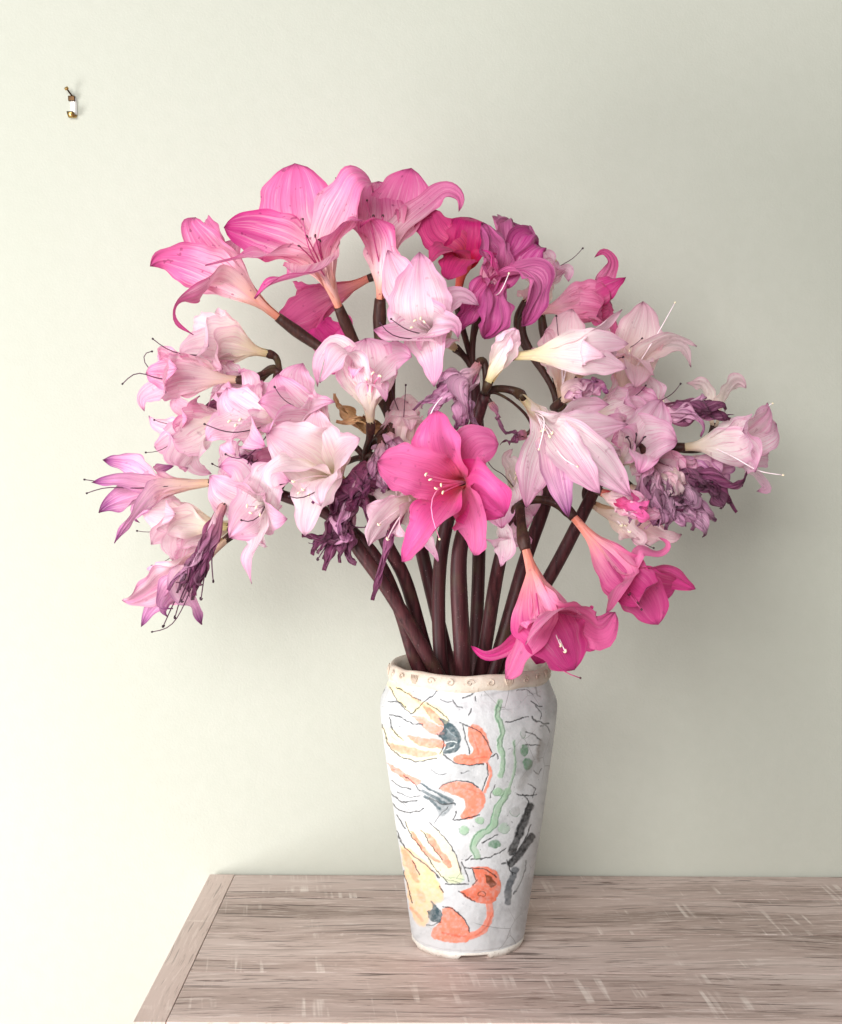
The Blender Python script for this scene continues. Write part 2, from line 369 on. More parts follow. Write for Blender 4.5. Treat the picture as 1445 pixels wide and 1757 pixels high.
# incised drawing lines
for pts in (((245, 528), (310, 540), (380, 580), (450, 592)), ((245, 545), (270, 620), (330, 690)), ((200, 590), (250, 730), (330, 795), (430, 818), (540, 802)),
            ((580, 780), (640, 820), (720, 838), (830, 838)), ((685, 583), (790, 618), (850, 690), (880, 760)), ((700, 595), (720, 680), (750, 770)),
            ((600, 345), (500, 415), (380, 522)), ((800, 345), (770, 390), (700, 425)), ((250, 355), (300, 450), (380, 520)), ((290, 360), (360, 400), (440, 440)),
            ((640, 430), (660, 470), (700, 482)), ((970, 577), (1040, 560), (1110, 540)), ((1130, 540), (1160, 570), (1240, 585)), ((1125, 445), (1160, 470), (1195, 480)),
            ((1090, 635), (1140, 650), (1185, 690)), ((1095, 715), (1180, 715)), ((1035, 1020), (1090, 1030), (1160, 1020)), ((555, 985), (620, 945), (720, 942), (800, 975)),
            ((850, 830), (858, 900), (820, 1000)), ((260, 935), (310, 970), (375, 990)), ((240, 990), (300, 1060), (420, 1065)), ((340, 905), (440, 1000)), ((480, 455), (560, 510), (620, 570)),
            ((545, 650), (590, 700), (560, 770)), ((880, 790), (910, 770), (920, 800)), ((235, 445), (300, 450), (350, 480)), ((755, 490), (740, 530)), ((780, 415), (785, 440))):
    S(INK, v1(*pts), 8.0, .95, 1.0)
for pts in (((300, 200), (340, 290), (440, 420), (520, 540), (600, 620)), ((240, 260), (300, 380), (420, 480), (540, 590)), ((470, 210), (590, 330), (660, 450), (695, 560)), ((412, 258), (500, 390), (560, 460)),
            ((720, 518), (860, 530), (930, 580)), ((692, 478), (722, 540), (745, 612)), ((580, 632), (745, 634)), ((630, 185), (700, 185), (815, 150)), ((630, 185), (660, 130)), ((720, 470), (760, 440)), ((760, 462), (900, 440), (1000, 380)),
            ((830, 350), (900, 310), (940, 295)), ((220, 80), (280, 130), (370, 135), (430, 110)), ((560, 785), (640, 810), (720, 890), (745, 965)), ((770, 640), (800, 600)), ((765, 530), (790, 600)), ((670, 682), (780, 748)),
            ((290, 540), (320, 640), (350, 760)), ((300, 250), (240, 150)), ((1110, 10), (1150, 60)), ((350, 470), (400, 560)), ((540, 640), (560, 690)), ((1040, 560), (1020, 520))):
    S(INK, v2(*pts), 8.0, .95, 1.0)
S(INK, v1((235, 285), (215, 360), (168, 440)), 11, .8, 1.5); S((120, 140, 145), v1((385, 318), (450, 340), (560, 335)), 16, .6, 3)
S((150, 150, 152), v1((820, 412), (960, 380), (1110, 350)), 14, .5, 4); S((120, 118, 116), v1((1110, 330), (1150, 360), (1160, 410), (1180, 415)), 9, .7, 2)
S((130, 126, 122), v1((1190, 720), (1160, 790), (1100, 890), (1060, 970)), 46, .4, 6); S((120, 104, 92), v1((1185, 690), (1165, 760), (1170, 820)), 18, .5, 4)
for pts in (((1040, 380), (1100, 372), (1130, 400)), ((1150, 470), (1185, 520), (1180, 560)), ((1185, 600), (1225, 590), (1240, 640)), ((1140, 870), (1170, 900), (1190, 860)), ((1110, 960), (1150, 990), (1130, 1040)), ((420, 330), (470, 350), (540, 345)), ((560, 430), (600, 450), (640, 440)),
            ((300, 1010), (380, 1040), (440, 1030)), ((500, 870), (560, 900), (600, 890)), ((690, 890), (740, 880)), ((900, 960), (870, 1040)), ((1000, 330), (1060, 345), (1100, 330))):
    S(INK, v1(*pts), 7.0, .8, 1.0)
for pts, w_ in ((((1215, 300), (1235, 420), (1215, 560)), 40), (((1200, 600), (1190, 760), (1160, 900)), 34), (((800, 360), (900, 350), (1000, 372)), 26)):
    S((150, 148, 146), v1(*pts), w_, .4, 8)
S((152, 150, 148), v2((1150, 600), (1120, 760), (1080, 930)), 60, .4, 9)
rs = random.Random(5)
for k in range(150):        # flecks of ink and pinholes
    x, y = rs.uniform(650, 950), rs.uniform(1175, 1600)
    S(INK if rs.random() < .6 else GRY, [(x, y), (x+rs.uniform(-2, 2), y+rs.uniform(-2, 2))], rs.uniform(2.2, 4.4), rs.uniform(.35, .8), .6)

def fbm(x, y, s, seed):
    """cheap smooth value noise on arrays"""
    x = x*s+seed*17.13; y = y*s+seed*5.71; tot = 0; amp = .5
    for o in range(3):
        xi = np.floor(x).astype(np.int64); yi = np.floor(y).astype(np.int64); fx = x-xi; fy = y-yi
        fx = fx*fx*(3-2*fx); fy = fy*fy*(3-2*fy)
        def h(a, b):
            n = (a*374761393+b*668265263+int(seed)*1442695) & 0x7fffffff
            n = ((n ^ (n >> 13))*1274126177) & 0x7fffffff
            return (n & 0xffff)/65535.0
        tot = tot+amp*((h(xi, yi)*(1-fx)+h(xi+1, yi)*fx)*(1-fy)+(h(xi, yi+1)*(1-fx)+h(xi+1, yi+1)*fx)*fy)
        x = x*2.03; y = y*2.03; amp *= .5
    return tot/.875
def paint_layer(X, Y):
    n = len(X); base = np.empty((n, 3)); g = fbm(X, Y, .02, 1); g2 = fbm(X, Y, .11, 2)
    base[:] = np.array(lin((204, 205, 208)))
    base *= (1-.24*np.clip((g-.45)*3, 0, 1)-.13*np.clip((g2-.5)*3, 0, 1))[:, None]
    hgt = (g2-.5)*.0005
    Xw = X+(fbm(X, Y, .13, 3)-.5)*5; Yw = Y+(fbm(X, Y, .13, 4)-.5)*5
    tex = fbm(X, Y, .22, 6); tex2 = fbm(X, Y, .5, 7)
    for kind, c, pts, w, a, soft in paint:
        pts = np.array(pts, float); sc_ = 3.8
        hw = w/sc_/2; m = 6+hw
        sel = np.where((Xw > pts[:, 0].min()-m) & (Xw < pts[:, 0].max()+m) & (Yw > pts[:, 1].min()-m) & (Yw < pts[:, 1].max()+m))[0]
        if not len(sel): continue
        x, y = Xw[sel], Yw[sel]
        if kind == 'line' and len(pts) > 2:
            p3 = spline(np.c_[pts, np.zeros(len(pts))], len(pts)*5); q = p3[:, :2]
        elif kind == 'poly':
            cl = np.vstack([pts, pts[:1]]); p3 = spline(np.c_[cl, np.zeros(len(cl))], len(cl)*4); q = p3[:, :2]
        else: q = pts
        d = np.full(len(sel), 1e9)
        for (x0, y0), (x1, y1) in zip(q[:-1], q[1:]):
            dx, dy = x1-x0, y1-y0; L = dx*dx+dy*dy+1e-9
            t = np.clip(((x-x0)*dx+(y-y0)*dy)/L, 0, 1)
            d = np.minimum(d, (x-x0-t*dx)**2+(y-y0-t*dy)**2)
        d = np.sqrt(d)
        if kind == 'poly':
            ins = np.zeros(len(sel), bool)
            for (x0, y0), (x1, y1) in zip(q[:-1], q[1:]):
                cnd = ((y0 > y) != (y1 > y)) & (x < (x1-x0)*(y-y0)/(y1-y0+1e-12)+x0); ins ^= cnd
            d = np.where(ins, -d, d)
            al = np.clip(.5-d/soft, 0, 1)*a*(.62+.75*tex[sel])
        else:
            al = np.clip((hw+soft*.5-d)/soft, 0, 1)*a
            if w > 8.5: al *= (.74+.55*tex[sel])
            else: al *= np.clip(2.0*tex2[sel]+.15, 0, 1)
        al = np.clip(al, 0, 1)
        cc = np.array(lin(c)); base[sel] = base[sel]*(1-al[:, None])+cc*al[:, None]
        hgt[sel] += al*(-.00035 if (w and w < 8.5) else .00022)
    return base, hgt

# columns: fine where the photograph sees the wall, coarser behind
th = np.r_[np.linspace(-math.pi/2-1.85, -math.pi/2+1.85, 720), np.linspace(-math.pi/2+1.85, -math.pi/2+2*math.pi-1.85, 170)[1:-1]]
NC = len(th); zs = np.linspace(.006, Z_TOP, 470); NR = len(zs)
TH, ZZ = np.meshgrid(th, zs); RR = vase_r(ZZ)
RR = RR*(1+.006*np.sin(2*TH+1)+.004*np.sin(3*TH+ZZ*20))
# the back repeats the painting half a turn round
THp = np.where(np.sin(TH) > .12, TH+math.pi, TH)
co = np.stack([VX+RR*np.cos(THp), RR*np.sin(THp), ZZ], -1).reshape(-1, 3)
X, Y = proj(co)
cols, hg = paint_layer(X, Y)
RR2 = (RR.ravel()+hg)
co = np.stack([VX+RR2*np.cos(TH.ravel()), RR2*np.sin(TH.ravel()), ZZ.ravel()], -1)
ii, jj = np.meshgrid(np.arange(NR-1), np.arange(NC), indexing='ij'); j2 = (jj+1) % NC
faces = np.stack([ii*NC+jj, ii*NC+j2, (ii+1)*NC+j2, (ii+1)*NC+jj], -1).reshape(-1, 4)

def vase_glaze():
    t = NT('painted_ceramic'); co_ = t.n('ShaderNodeTexCoord').outputs['Object']
    a = t.n('ShaderNodeVertexColor', layer_name='paint').outputs[0]
    n1 = t.noise(co_, 220, 4, .6); n2 = t.noise(co_, 34, 3)
    c = t.mix(t.maprange(n2, .5, .75, 0, .22), a, rgba((176, 172, 168)))
    vo = t.n('ShaderNodeTexVoronoi', {'Scale': 24.0}, feature='DISTANCE_TO_EDGE'); t.t.links.new(co_, vo.inputs['Vector'])
    crack = t.math('MULTIPLY', t.maprange(vo.outputs[0], .012, .003), t.maprange(t.noise(co_, 11, 2), .52, .60))
    c = t.mix(t.math('MULTIPLY', crack, .5), c, rgba((96, 90, 86)))
    h = t.math('SUBTRACT', n1, t.math('MULTIPLY', crack, .7))
    return t.done(t.bsdf(Base_Color=c, Roughness=t.maprange(n2, .3, .7, .34, .56), Specular_IOR_Level=.45, Normal=t.bump(h, .3, .0009)))
def build_fast(name, co, faces, mat, parent):
    me = bpy.data.meshes.new(name); n = len(co); m = len(faces)
    me.vertices.add(n); me.vertices.foreach_set('co', (co-np.array(ROOT_AT[parent.name])).astype(np.float32).ravel())
    me.loops.add(m*4); me.loops.foreach_set('vertex_index', faces.astype(np.int32).ravel())
    me.polygons.add(m); me.polygons.foreach_set('loop_start', np.arange(0, m*4, 4, dtype=np.int32))
    me.polygons.foreach_set('use_smooth', np.ones(m, bool)); me.materials.append(mat)
    me.update(calc_edges=True); me.validate()
    o = bpy.data.objects.new(name, me); COL.objects.link(o); o.parent = parent
    return o
glaze = vase_glaze()
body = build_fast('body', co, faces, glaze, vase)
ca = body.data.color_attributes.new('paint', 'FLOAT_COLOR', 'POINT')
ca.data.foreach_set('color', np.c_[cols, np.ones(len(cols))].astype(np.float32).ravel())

def lathe(pts, n, wav=None):
    vs = []; fs = []
    for i, (r, z) in enumerate(pts):
        for k in range(n):
            a = 2*math.pi*k/n; dr, dz = wav(a, i) if wav else (0, 0)
            vs.append((VX+(r+dr)*math.cos(a), (r+dr)*math.sin(a), z+dz))
    for i in range(len(pts)-1):
        for k in range(n): fs.append((i*n+k, i*n+(k+1) % n, (i+1)*n+(k+1) % n, (i+1)*n+k))
    return vs, fs
def clay(name, c1, c2):
    t = NT(name); co_ = t.n('ShaderNodeTexCoord').outputs['Object']
    n1 = t.noise(co_, 60, 4); n2 = t.noise(co_, 300, 3)
    c = t.mix(t.maprange(n1, .35, .65), rgba(c1), rgba(c2))
    c = t.mix(t.maprange(n2, .62, .7, 0, .5), c, rgba((150, 128, 112)))
    return t.done(t.bsdf(Base_Color=c, Roughness=.55, Normal=t.bump(n2, .4, .001)))
rim_clay = clay('rim_clay', (196, 180, 164), (210, 200, 188)); raw_clay = clay('raw_clay', (216, 206, 196), (232, 228, 222)); inner_clay = clay('inner_clay', (190, 178, 166), (206, 198, 188))
r0 = float(vase_r(Z_TOP)); ZR = zpx(1136)
# thick uneven lip with pressed scroll ornament
rim_pts = [(r0-.003, Z_TOP-.004), (r0+.0012, Z_TOP-.0005), (r0+.0022, Z_TOP+.003), (r0+.0015, Z_TOP+(ZR-Z_TOP)*.55), (r0-.0002, ZR-.002), (r0-.0022, ZR), (r0-.0052, ZR-.0005), (r0-.008, ZR-.004), (r0-.009, ZR-.012), (r0-.006, Z_TOP-.012)]
def rimwav(a, i):
    e = math.sin(5*a+.6)+.6*math.sin(9*a+2)+.5*math.sin(13*a)
    return (.0004*math.sin(7*a+i)+.0004*math.sin(17*a+2*i), (.0007*e if 3 <= i <= 7 else .0011*e if i < 3 else 0))
part('rim', lathe(rim_pts, 200, rimwav), rim_clay, vase, True)
def on_rim(a, z, out): r = r0+.0016-.0026*max(0, (z-Z_TOP)/(ZR-Z_TOP)-.5)+out; return np.array((VX+r*math.cos(a), r*math.sin(a), z))
relief_clay = clay('relief_clay', (186, 166, 148), (206, 190, 176))
rr = random.Random(3); nsc = 26
for k in range(nsc):
    a0 = -math.pi/2+2*math.pi*k/nsc; sgn = 1 if k % 2 else -1; pts = []
    zc = (Z_TOP+ZR)/2+.0003
    if k % 3 != 2:
        for q in range(11):
            u = q/10; rad = .0008+.0042*u; an = sgn*(u*7.0)+.8
            pts.append(on_rim(a0+rad*math.cos(an)/r0, zc+rad*.8*math.sin(an), .0006))
        part('scroll_ornament', tube(pts, [.0007, .0009, .0006], 5, 22), relief_clay, vase, True)
    else:
        g = None
        for q in range(5):
            da = (q-2)*.021; tpts = [on_rim(a0+da*.5, zc-.0045, .0004), on_rim(a0+da, zc, .0009), on_rim(a0+da*1.3, zc+.0045, .0003)]
            tv = tube(tpts, [.0005, .0010, .0004], 5, 8); g = tv if g is None else merge(g, tv)
        part('leaf_ornament', g, relief_clay, vase, True)
inner = [(r0-.0065, Z_TOP-.006), (.083, .252), (.080, .20), (.066, .05), (.060, .018), (.0001, .014)]
part('inner_wall', lathe(inner, 96), inner_clay, vase, True)
# foot: a low plinth cut away between its feet
def footwav(a, i):
    d = (a+math.pi/2+math.pi/5) % (2*math.pi/4); lift = .0042*max(0, min(1, (.30-abs(d-math.pi/4+.05))/.07))
    return (.0003*math.sin(6*a), lift if i in (1, 2) else 0)
rb = float(pr[0])
foot_pts = [(.0001, .0050), (rb-.008, .0), (rb+.0005, .0), (rb+.0030, .0058), (rb+.0022, .0078), (rb-.002, .0085)]
part('foot', lathe(foot_pts, 192, footwav), raw_clay, vase, True)

# ------------------------------------------------------------------ flower materials
def petal_material(name, stops, edge, vein, vein_s=.35, edge_s=.35, spots=0.0, trans=.30, wilt=0.0, stripe=0.0, streak=.45):
    t = NT(name)
    uv = t.n('ShaderNodeUVMap', uv_map='UVMap').outputs[0]; sp = t.n('ShaderNodeSeparateXYZ'); t.t.links.new(uv, sp.inputs[0])
    u, v_ = sp.outputs[0], sp.outputs[1]
    rnd = t.n('ShaderNodeObjectInfo').outputs['Random']; off = t.math('MULTIPLY', rnd, 40.0)
    co_ = t.n('ShaderNodeTexCoord').outputs['Object']
    blot = t.noise(co_, 26, 3)
    vn = t.noise(vec(t, t.math('MULTIPLY', u, 2.2), t.math('MULTIPLY', v_, t.maprange(rnd, 0, 1, 11, 24)), off), 1.0, 4, .65, .5)
    vf = t.noise(vec(t, t.math('MULTIPLY', u, 3.2), t.math('MULTIPLY', v_, t.maprange(rnd, 0, 1, 52, 32)), off), 1.0, 3, .6, .4)
    uu = t.math('ADD', u, t.math('ADD', t.math('MULTIPLY', t.math('SUBTRACT', blot, .5), .22), t.math('MULTIPLY', t.math('SUBTRACT', vn, .5), .20)))
    col = t.ramp(uu, stops)
    ev = t.math('ABSOLUTE', t.math('SUBTRACT', v_, .5))
    along = t.math('MULTIPLY', t.maprange(u, .22, .45), t.maprange(u, 1.0, .8, .5, 1))
    vm = t.math('MULTIPLY', t.maprange(vn, .55, .66), along)
    col = t.mix(t.math('MULTIPLY', vm, vein_s), col, rgba(vein))
    col = t.mix(t.math('MULTIPLY', t.math('MULTIPLY', t.maprange(vf, .55, .63), along), vein_s*1.1+stripe), col, rgba(vein))
    col = t.mix(t.math('MULTIPLY', t.math('MULTIPLY', t.maprange(vn, .45, .36), along), streak), col, rgba((255, 246, 248)))
    mid = t.maprange(ev, .075, .02)
    col = t.mix(t.math('MULTIPLY', mid, vein_s*.45), col, rgba(vein))
    ed = t.math('MULTIPLY', t.maprange(t.math('ADD', ev, t.math('MULTIPLY', t.math('SUBTRACT', blot, .5), .10)), .38, .5), t.maprange(u, .25, .6))
    col = t.mix(t.math('MULTIPLY', ed, edge_s), col, rgba(edge))
    col = t.mix(t.maprange(u, .955, 1.0, 0, .65), col, rgba((112, 36, 78)))
    if spots:
        sn = t.noise(co_, 150, 1, .4); col = t.mix(t.math('MULTIPLY', t.maprange(sn, .70, .745), spots), col, rgba((150, 50, 100)))
    if wilt:
        wn = t.noise(vec(t, t.math('MULTIPLY', u, 2.6), t.math('MULTIPLY', v_, 13), off), 1.0, 4, .65)
        col = t.mix(t.math('MULTIPLY', t.maprange(wn, .46, .30), wilt), col, rgba((84, 28, 66)))
        col = t.mix(t.math('MULTIPLY', t.maprange(wn, .58, .74), wilt*.8), col, rgba((236, 190, 212)))
    hs = t.n('ShaderNodeHueSaturation'); t.set(hs.inputs['Color'], col)
    t.set(hs.inputs['Value'], t.maprange(rnd, 0, 1, .94, 1.05)); t.set(hs.inputs['Saturation'], t.maprange(t.math('FRACT', t.math('MULTIPLY', rnd, 7.7)), 0, 1, .9, 1.1))
    col = hs.outputs[0]
    h = t.math('ADD', t.math('MULTIPLY', vn, .7), t.math('MULTIPLY', vf, .4))
    nrm_ = t.bump(h, .65 if not wilt else .9, .0016 if not wilt else .0024)
    b = t.bsdf(Base_Color=col, Roughness=.46, Specular_IOR_Level=.32, Sheen_Weight=.12, Normal=nrm_)
    tr = t.n('ShaderNodeBsdfTranslucent', {'Color': col, 'Normal': nrm_}).outputs[0]
    ms = t.n('ShaderNodeMixShader', {'Fac': trans}); t.t.links.new(b, ms.inputs[1]); t.t.links.new(tr, ms.inputs[2])
    return t.done(ms.outputs[0])
PM = {
 'hot':   petal_material('petal_hot_pink', [(.0, (246, 160, 124)), (.16, (212, 52, 74)), (.32, (204, 42, 94)), (.5, (222, 72, 144)), (.75, (232, 100, 170)), (1, (222, 76, 152))], (196, 44, 122), (194, 44, 118), .35, .4, .35, streak=0.05),
 'hotred':petal_material('petal_red_throat', [(.0, (236, 96, 66)), (.38, (220, 66, 66)), (.5, (214, 50, 110)), (.7, (212, 44, 124)), (1, (190, 34, 112))], (150, 24, 86), (160, 26, 92), .5, .5, .3, streak=0.03),
 'salmon':petal_material('petal_salmon_tube', [(.0, (247, 150, 116)), (.2, (249, 164, 152)), (.42, (244, 152, 186)), (.6, (234, 108, 170)), (1, (216, 72, 144))], (194, 46, 122), (196, 58, 128), .4, .4, .3, streak=0.12),
 'mid':   petal_material('petal_mid_pink', [(.0, (240, 150, 112)), (.14, (250, 188, 166)), (.34, (254, 222, 224)), (.52, (249, 190, 212)), (.74, (236, 126, 182)), (1, (214, 74, 148))], (198, 54, 128), (204, 70, 138), .45, .6, .6, streak=0.22),
 'deep':  petal_material('petal_deep_pink', [(.0, (246, 180, 170)), (.3, (246, 184, 204)), (.55, (238, 142, 186)), (.8, (218, 84, 150)), (1, (186, 50, 116))], (180, 36, 106), (190, 52, 118), .4, .5, .3, streak=0.12),
 'pale':  petal_material('petal_pale_pink', [(.0, (240, 226, 180)), (.16, (252, 240, 222)), (.45, (254, 246, 244)), (.68, (253, 232, 240)), (.86, (250, 204, 228)), (1, (242, 168, 210))], (234, 150, 202), (222, 128, 176), .24, .5, .25, .48, 0, .20),
 'blush': petal_material('petal_blush', [(.0, (246, 214, 176)), (.2, (252, 226, 216)), (.45, (253, 224, 230)), (.7, (250, 202, 222)), (1, (242, 164, 204))], (232, 130, 186), (216, 112, 170), .35, .5, .25, .4),
 'cream': petal_material('petal_cream', [(.0, (226, 214, 140)), (.14, (250, 236, 196)), (.45, (254, 245, 236)), (.75, (252, 230, 238)), (1, (247, 196, 220))], (240, 176, 208), (226, 150, 188), .25, .45, .1, .42),
 'dull':  petal_material('petal_dull_pink', [(.0, (248, 222, 192)), (.45, (255, 243, 234)), (.75, (253, 230, 234)), (1, (246, 198, 216))], (224, 146, 184), (222, 150, 180), .2, .45, .2, .5),
 'fade':  petal_material('petal_fading', [(.0, (250, 222, 186)), (.3, (252, 222, 218)), (.6, (250, 206, 226)), (.82, (236, 170, 212)), (.94, (160, 84, 146)), (1, (88, 34, 78))], (160, 82, 144), (196, 110, 170), .4, .6, .2, .35, streak=0.3),
 'mag':   petal_material('petal_magenta_wilt', [(.0, (232, 110, 130)), (.3, (222, 92, 154)), (.6, (224, 124, 178)), (1, (184, 72, 138))], (140, 40, 104), (170, 54, 124), .55, .5, .2, .26, .22, streak=0.1),
 'purple':petal_material('petal_purple_wilt', [(.0, (224, 150, 150)), (.2, (204, 124, 154)), (.5, (184, 108, 152)), (1, (112, 48, 84))], (74, 28, 50), (104, 40, 80), .5, .7, 0, .38, .75, streak=0.05),
 'lilac': petal_material('petal_lilac_wilt', [(.0, (222, 160, 160)), (.3, (236, 194, 212)), (.7, (220, 166, 198)), (1, (150, 80, 126))], (100, 44, 80), (146, 76, 120), .5, .5, 0, .24, .45, streak=0.15),
}
def stalk_material(name, c1, c2, c3):
    t = NT(name); co_ = t.n('ShaderNodeTexCoord').outputs['Object']
    st = t.noise(vec(t, *(lambda s: (t.math('MULTIPLY', s.outputs[0], 300), t.math('MULTIPLY', s.outputs[1], 300), t.math('MULTIPLY', s.outputs[2], 9)))(
        (lambda n: (t.t.links.new(co_, n.inputs[0]), n)[1])(t.n('ShaderNodeSeparateXYZ')))), 1.0, 3)
    n1 = t.noise(co_, 40, 3); c = t.mix(t.maprange(st, .35, .65), rgba(c1), rgba(c2))
    c = t.mix(t.maprange(n1, .55, .75, 0, .5), c, rgba(c3))
    sp = t.noise(co_, 700, 1); c = t.mix(t.maprange(sp, .74, .78, 0, .4), c, rgba((190, 160, 160)))
    return t.done(t.bsdf(Base_Color=c, Roughness=.5, Specular_IOR_Level=.26, Normal=t.bump(st, .2, .0008)))
stalk_m = stalk_material('stalk_dark', (48, 20, 24), (78, 38, 42), (72, 60, 40))
pedicel_m = stalk_material('pedicel_dark', (50, 28, 26), (74, 46, 38), (84, 82, 46))
spathe_m = clay('dry_spathe', (150, 112, 74), (196, 158, 112))
fil = {'dark': plain('filament_dark_pink', (176, 60, 116), .4), 'pale': plain('filament_pale', (248, 220, 226), .4), 'pink': plain('filament_pink', (240, 140, 180), .4), 'dry': plain('filament_dry', (72, 30, 56), .5)}
anth = {'dark': plain('anther_dark', (70, 36, 44), .6), 'pale': plain('anther_cream', (238, 222, 190), .6), 'pink': plain('anther_straw', (246, 228, 188), .6), 'dry': plain('anther_dry', (50, 26, 40), .7)}

# ------------------------------------------------------------------ petals and flowers
NU, NV = 44, 19
def petal(B, M, pts, w, kind, rng, ang, wr=1.0, twist=0.0, cup=1.0, face=''):
    npts = len(pts); B = np.array(B); M = np.array(M); L = np.linalg.norm(M-B); a = nrm(M-B)
    p0 = np.array(pts[0]); rad = (p0-B)-np.dot(p0-B, a)*a
    e1 = nrm(np.cross(a, (0.13, 0.2, 1.0))); e2 = np.cross(a, e1)
    if np.linalg.norm(rad) < .012: rad = rad+.02*(math.cos(ang)*e1+math.sin(ang)*e2)
    r = nrm(rad)
    s = {'f': -1.0, 'b': 1.0}.get(face, 0.0)
    if s: r = nrm(r*.35+np.array((0, s, 0)))
    else: r = nrm(r+np.array((0, .45*(1 if r[1] > .15 else -1), 0)))
    r = nrm(r-np.dot(r, a)*a*.9)
    cl = [B+r*.0035, B+a*L*.42+r*.0058]
    ahead = np.dot(p0-M, a)
    if np.linalg.norm(p0-M) > .030:
        cl.append(M+(p0-M)*.16+r*.002+a*(.004 if ahead < .02 else 0.0))
    elif np.dot(p0-B, a) > L*.75: pass
    pts = [np.array(p) for p in pts]
    if len(pts) == 1 and wr < 3 and ang < 90:
        q1 = M+(p0-M)*rng.uniform(.66, .8)+a*rng.uniform(.004, .012)-r*rng.uniform(0, .006)
        pts = [q1, p0-a*rng.uniform(0, .008)]
    cl += pts
    C = spline(cl, NU)
    if wr > 2:                                   # a limp petal wanders
        ph = [rng.uniform(0, 6.28) for _ in range(3)]; uu = np.linspace(0, 1, NU)
        amp = .0010*wr*np.clip(uu*1.6, 0, 1)
        C = C+np.stack([amp*np.sin(uu*(9+2*k)+ph[k]) for k in range(3)], 1)
    T, N, W = frames(C, r, NU//4)
    u = np.linspace(0, 1, NU)[:, None]; vv = np.linspace(-1, 1, NV)[None, :]
    blunt = kind in ('hot', 'hotred', 'mag', 'salmon') or (kind == 'mid' and w > .058)
    um = (.64 if blunt else .40 if wr > 2 else .58)+rng.uniform(-.04, .04)
    hookd = npts >= 3 and wr < 2
    if hookd: um = .52 if blunt else .44
    rise = np.clip((u-.10)/(um-.10), 0, 1); rise = rise*rise*(3-2*rise)
    fall = np.clip((u-um)/(1-um), 0, 1); fl = np.maximum(1-fall**(1.7 if hookd else 2.7 if blunt else 1.5 if wr > 2 else 2.0), 0)**(.72 if blunt else 1.1 if wr > 2 else .9)
    base = .0085
    half = .5*((base+(w-base)*rise)*np.where(u > um, fl, 1.0))+.0006*(1-u)
    half = half*(1+.035*np.sin(u*13+rng.uniform(0, 6))+.022*np.sin(u*31+rng.uniform(0, 6)))
    roll = rng.uniform(.2, 1.5)
    th = np.maximum((1.05*(1-rise)+(.46 if wr < 2 else .95)*cup*rise)*np.where(u > um, 1-roll*fall, 1.0), -.6)
    th = np.where(np.abs(th) < .03, .03, th)
    if twist:
        tw = twist*np.clip((np.linspace(0, 1, NU)-.35)/.65, 0, 1)**1.3
        N, W = N*np.cos(tw)[:, None]+W*np.sin(tw)[:, None], W*np.cos(tw)[:, None]-N*np.sin(tw)[:, None]
    R = half/th
    jag = 1+(.13 if (wr > 2 or kind == 'hotred') else .055)*np.abs(vv)**4*np.sin(u*rng.uniform(34, 52)+np.sign(vv)*rng.uniform(0, 3))*np.clip((u-.4)*3, 0, 1)
    off_w = R*np.sin(vv*th)*jag; off_n = -R*(1-np.cos(vv*th))
    # keel, pleats along the veins and a ruffled rim
    g = np.clip((u-.15)/.4, 0, 1)
    off_n = off_n+.0010*g*np.exp(-(vv/.16)**2)*(w/.05)
    p1, p2, p3, p4 = [rng.uniform(0, 6.28) for _ in range(4)]
    off_n = off_n+g*.00045*min(wr, 4)*np.sin(vv*9+p1+1.5*np.sin(u*4+p2))*(w/.05)
    ruff = g*np.abs(vv)**3*np.sin(math.pi*np.clip(u*1.02, 0, 1))
    off_n = off_n+ruff*((.0036 if blunt else .0050)*min(wr, 2.6))*(np.sin(u*15+p3+vv*1.5)+.6*np.sin(u*27+p4-vv*2))*(w/.05)
    if wr > 2:
        off_n = off_n+g*.00095*wr*(np.sin(vv*7+p2+2*u)+.8*np.sin(vv*12.5+p3-2.5*u+1.2*np.sin(5*u+p1)))*np.minimum(1, half/.010)
        off_w = off_w*(1+.10*np.sin(u*19+p4))+g*.0007*wr*np.sin(u*24+vv*5+p1)
    V = C[:, None, :]+W[:, None, :]*off_w[..., None]+N[:, None, :]*off_n[..., None]
    V = V.reshape(-1, 3)
    i, j = np.meshgrid(np.arange(NU-1), np.arange(NV-1), indexing='ij')
    F = np.stack([i*NV+j, i*NV+j+1, (i+1)*NV+j+1, (i+1)*NV+j], -1).reshape(-1, 4)
    uvs = np.stack([np.repeat(u, NV, 1), np.repeat((vv+1)/2, NU, 0)], -1).reshape(-1, 2)
    return V, F, uvs

def fast_mesh(name, V, F, uvs, mat, parent, origin):
    me = bpy.data.meshes.new(name); m = len(F)
    me.vertices.add(len(V)); me.vertices.foreach_set('co', (V-np.array(origin)).astype(np.float32).ravel())
    me.loops.add(m*4); me.loops.foreach_set('vertex_index', F.astype(np.int32).ravel())
    me.polygons.add(m); me.polygons.foreach_set('loop_start', np.arange(0, m*4, 4, dtype=np.int32))
    me.polygons.foreach_set('use_smooth', np.ones(m, bool)); me.materials.append(mat)
    ul = me.uv_layers.new(name='UVMap'); ul.data.foreach_set('uv', uvs[F.ravel()].astype(np.float32).ravel())
    me.update(calc_edges=True)
    o = bpy.data.objects.new(name, me); COL.objects.link(o); o.parent = parent
    return o

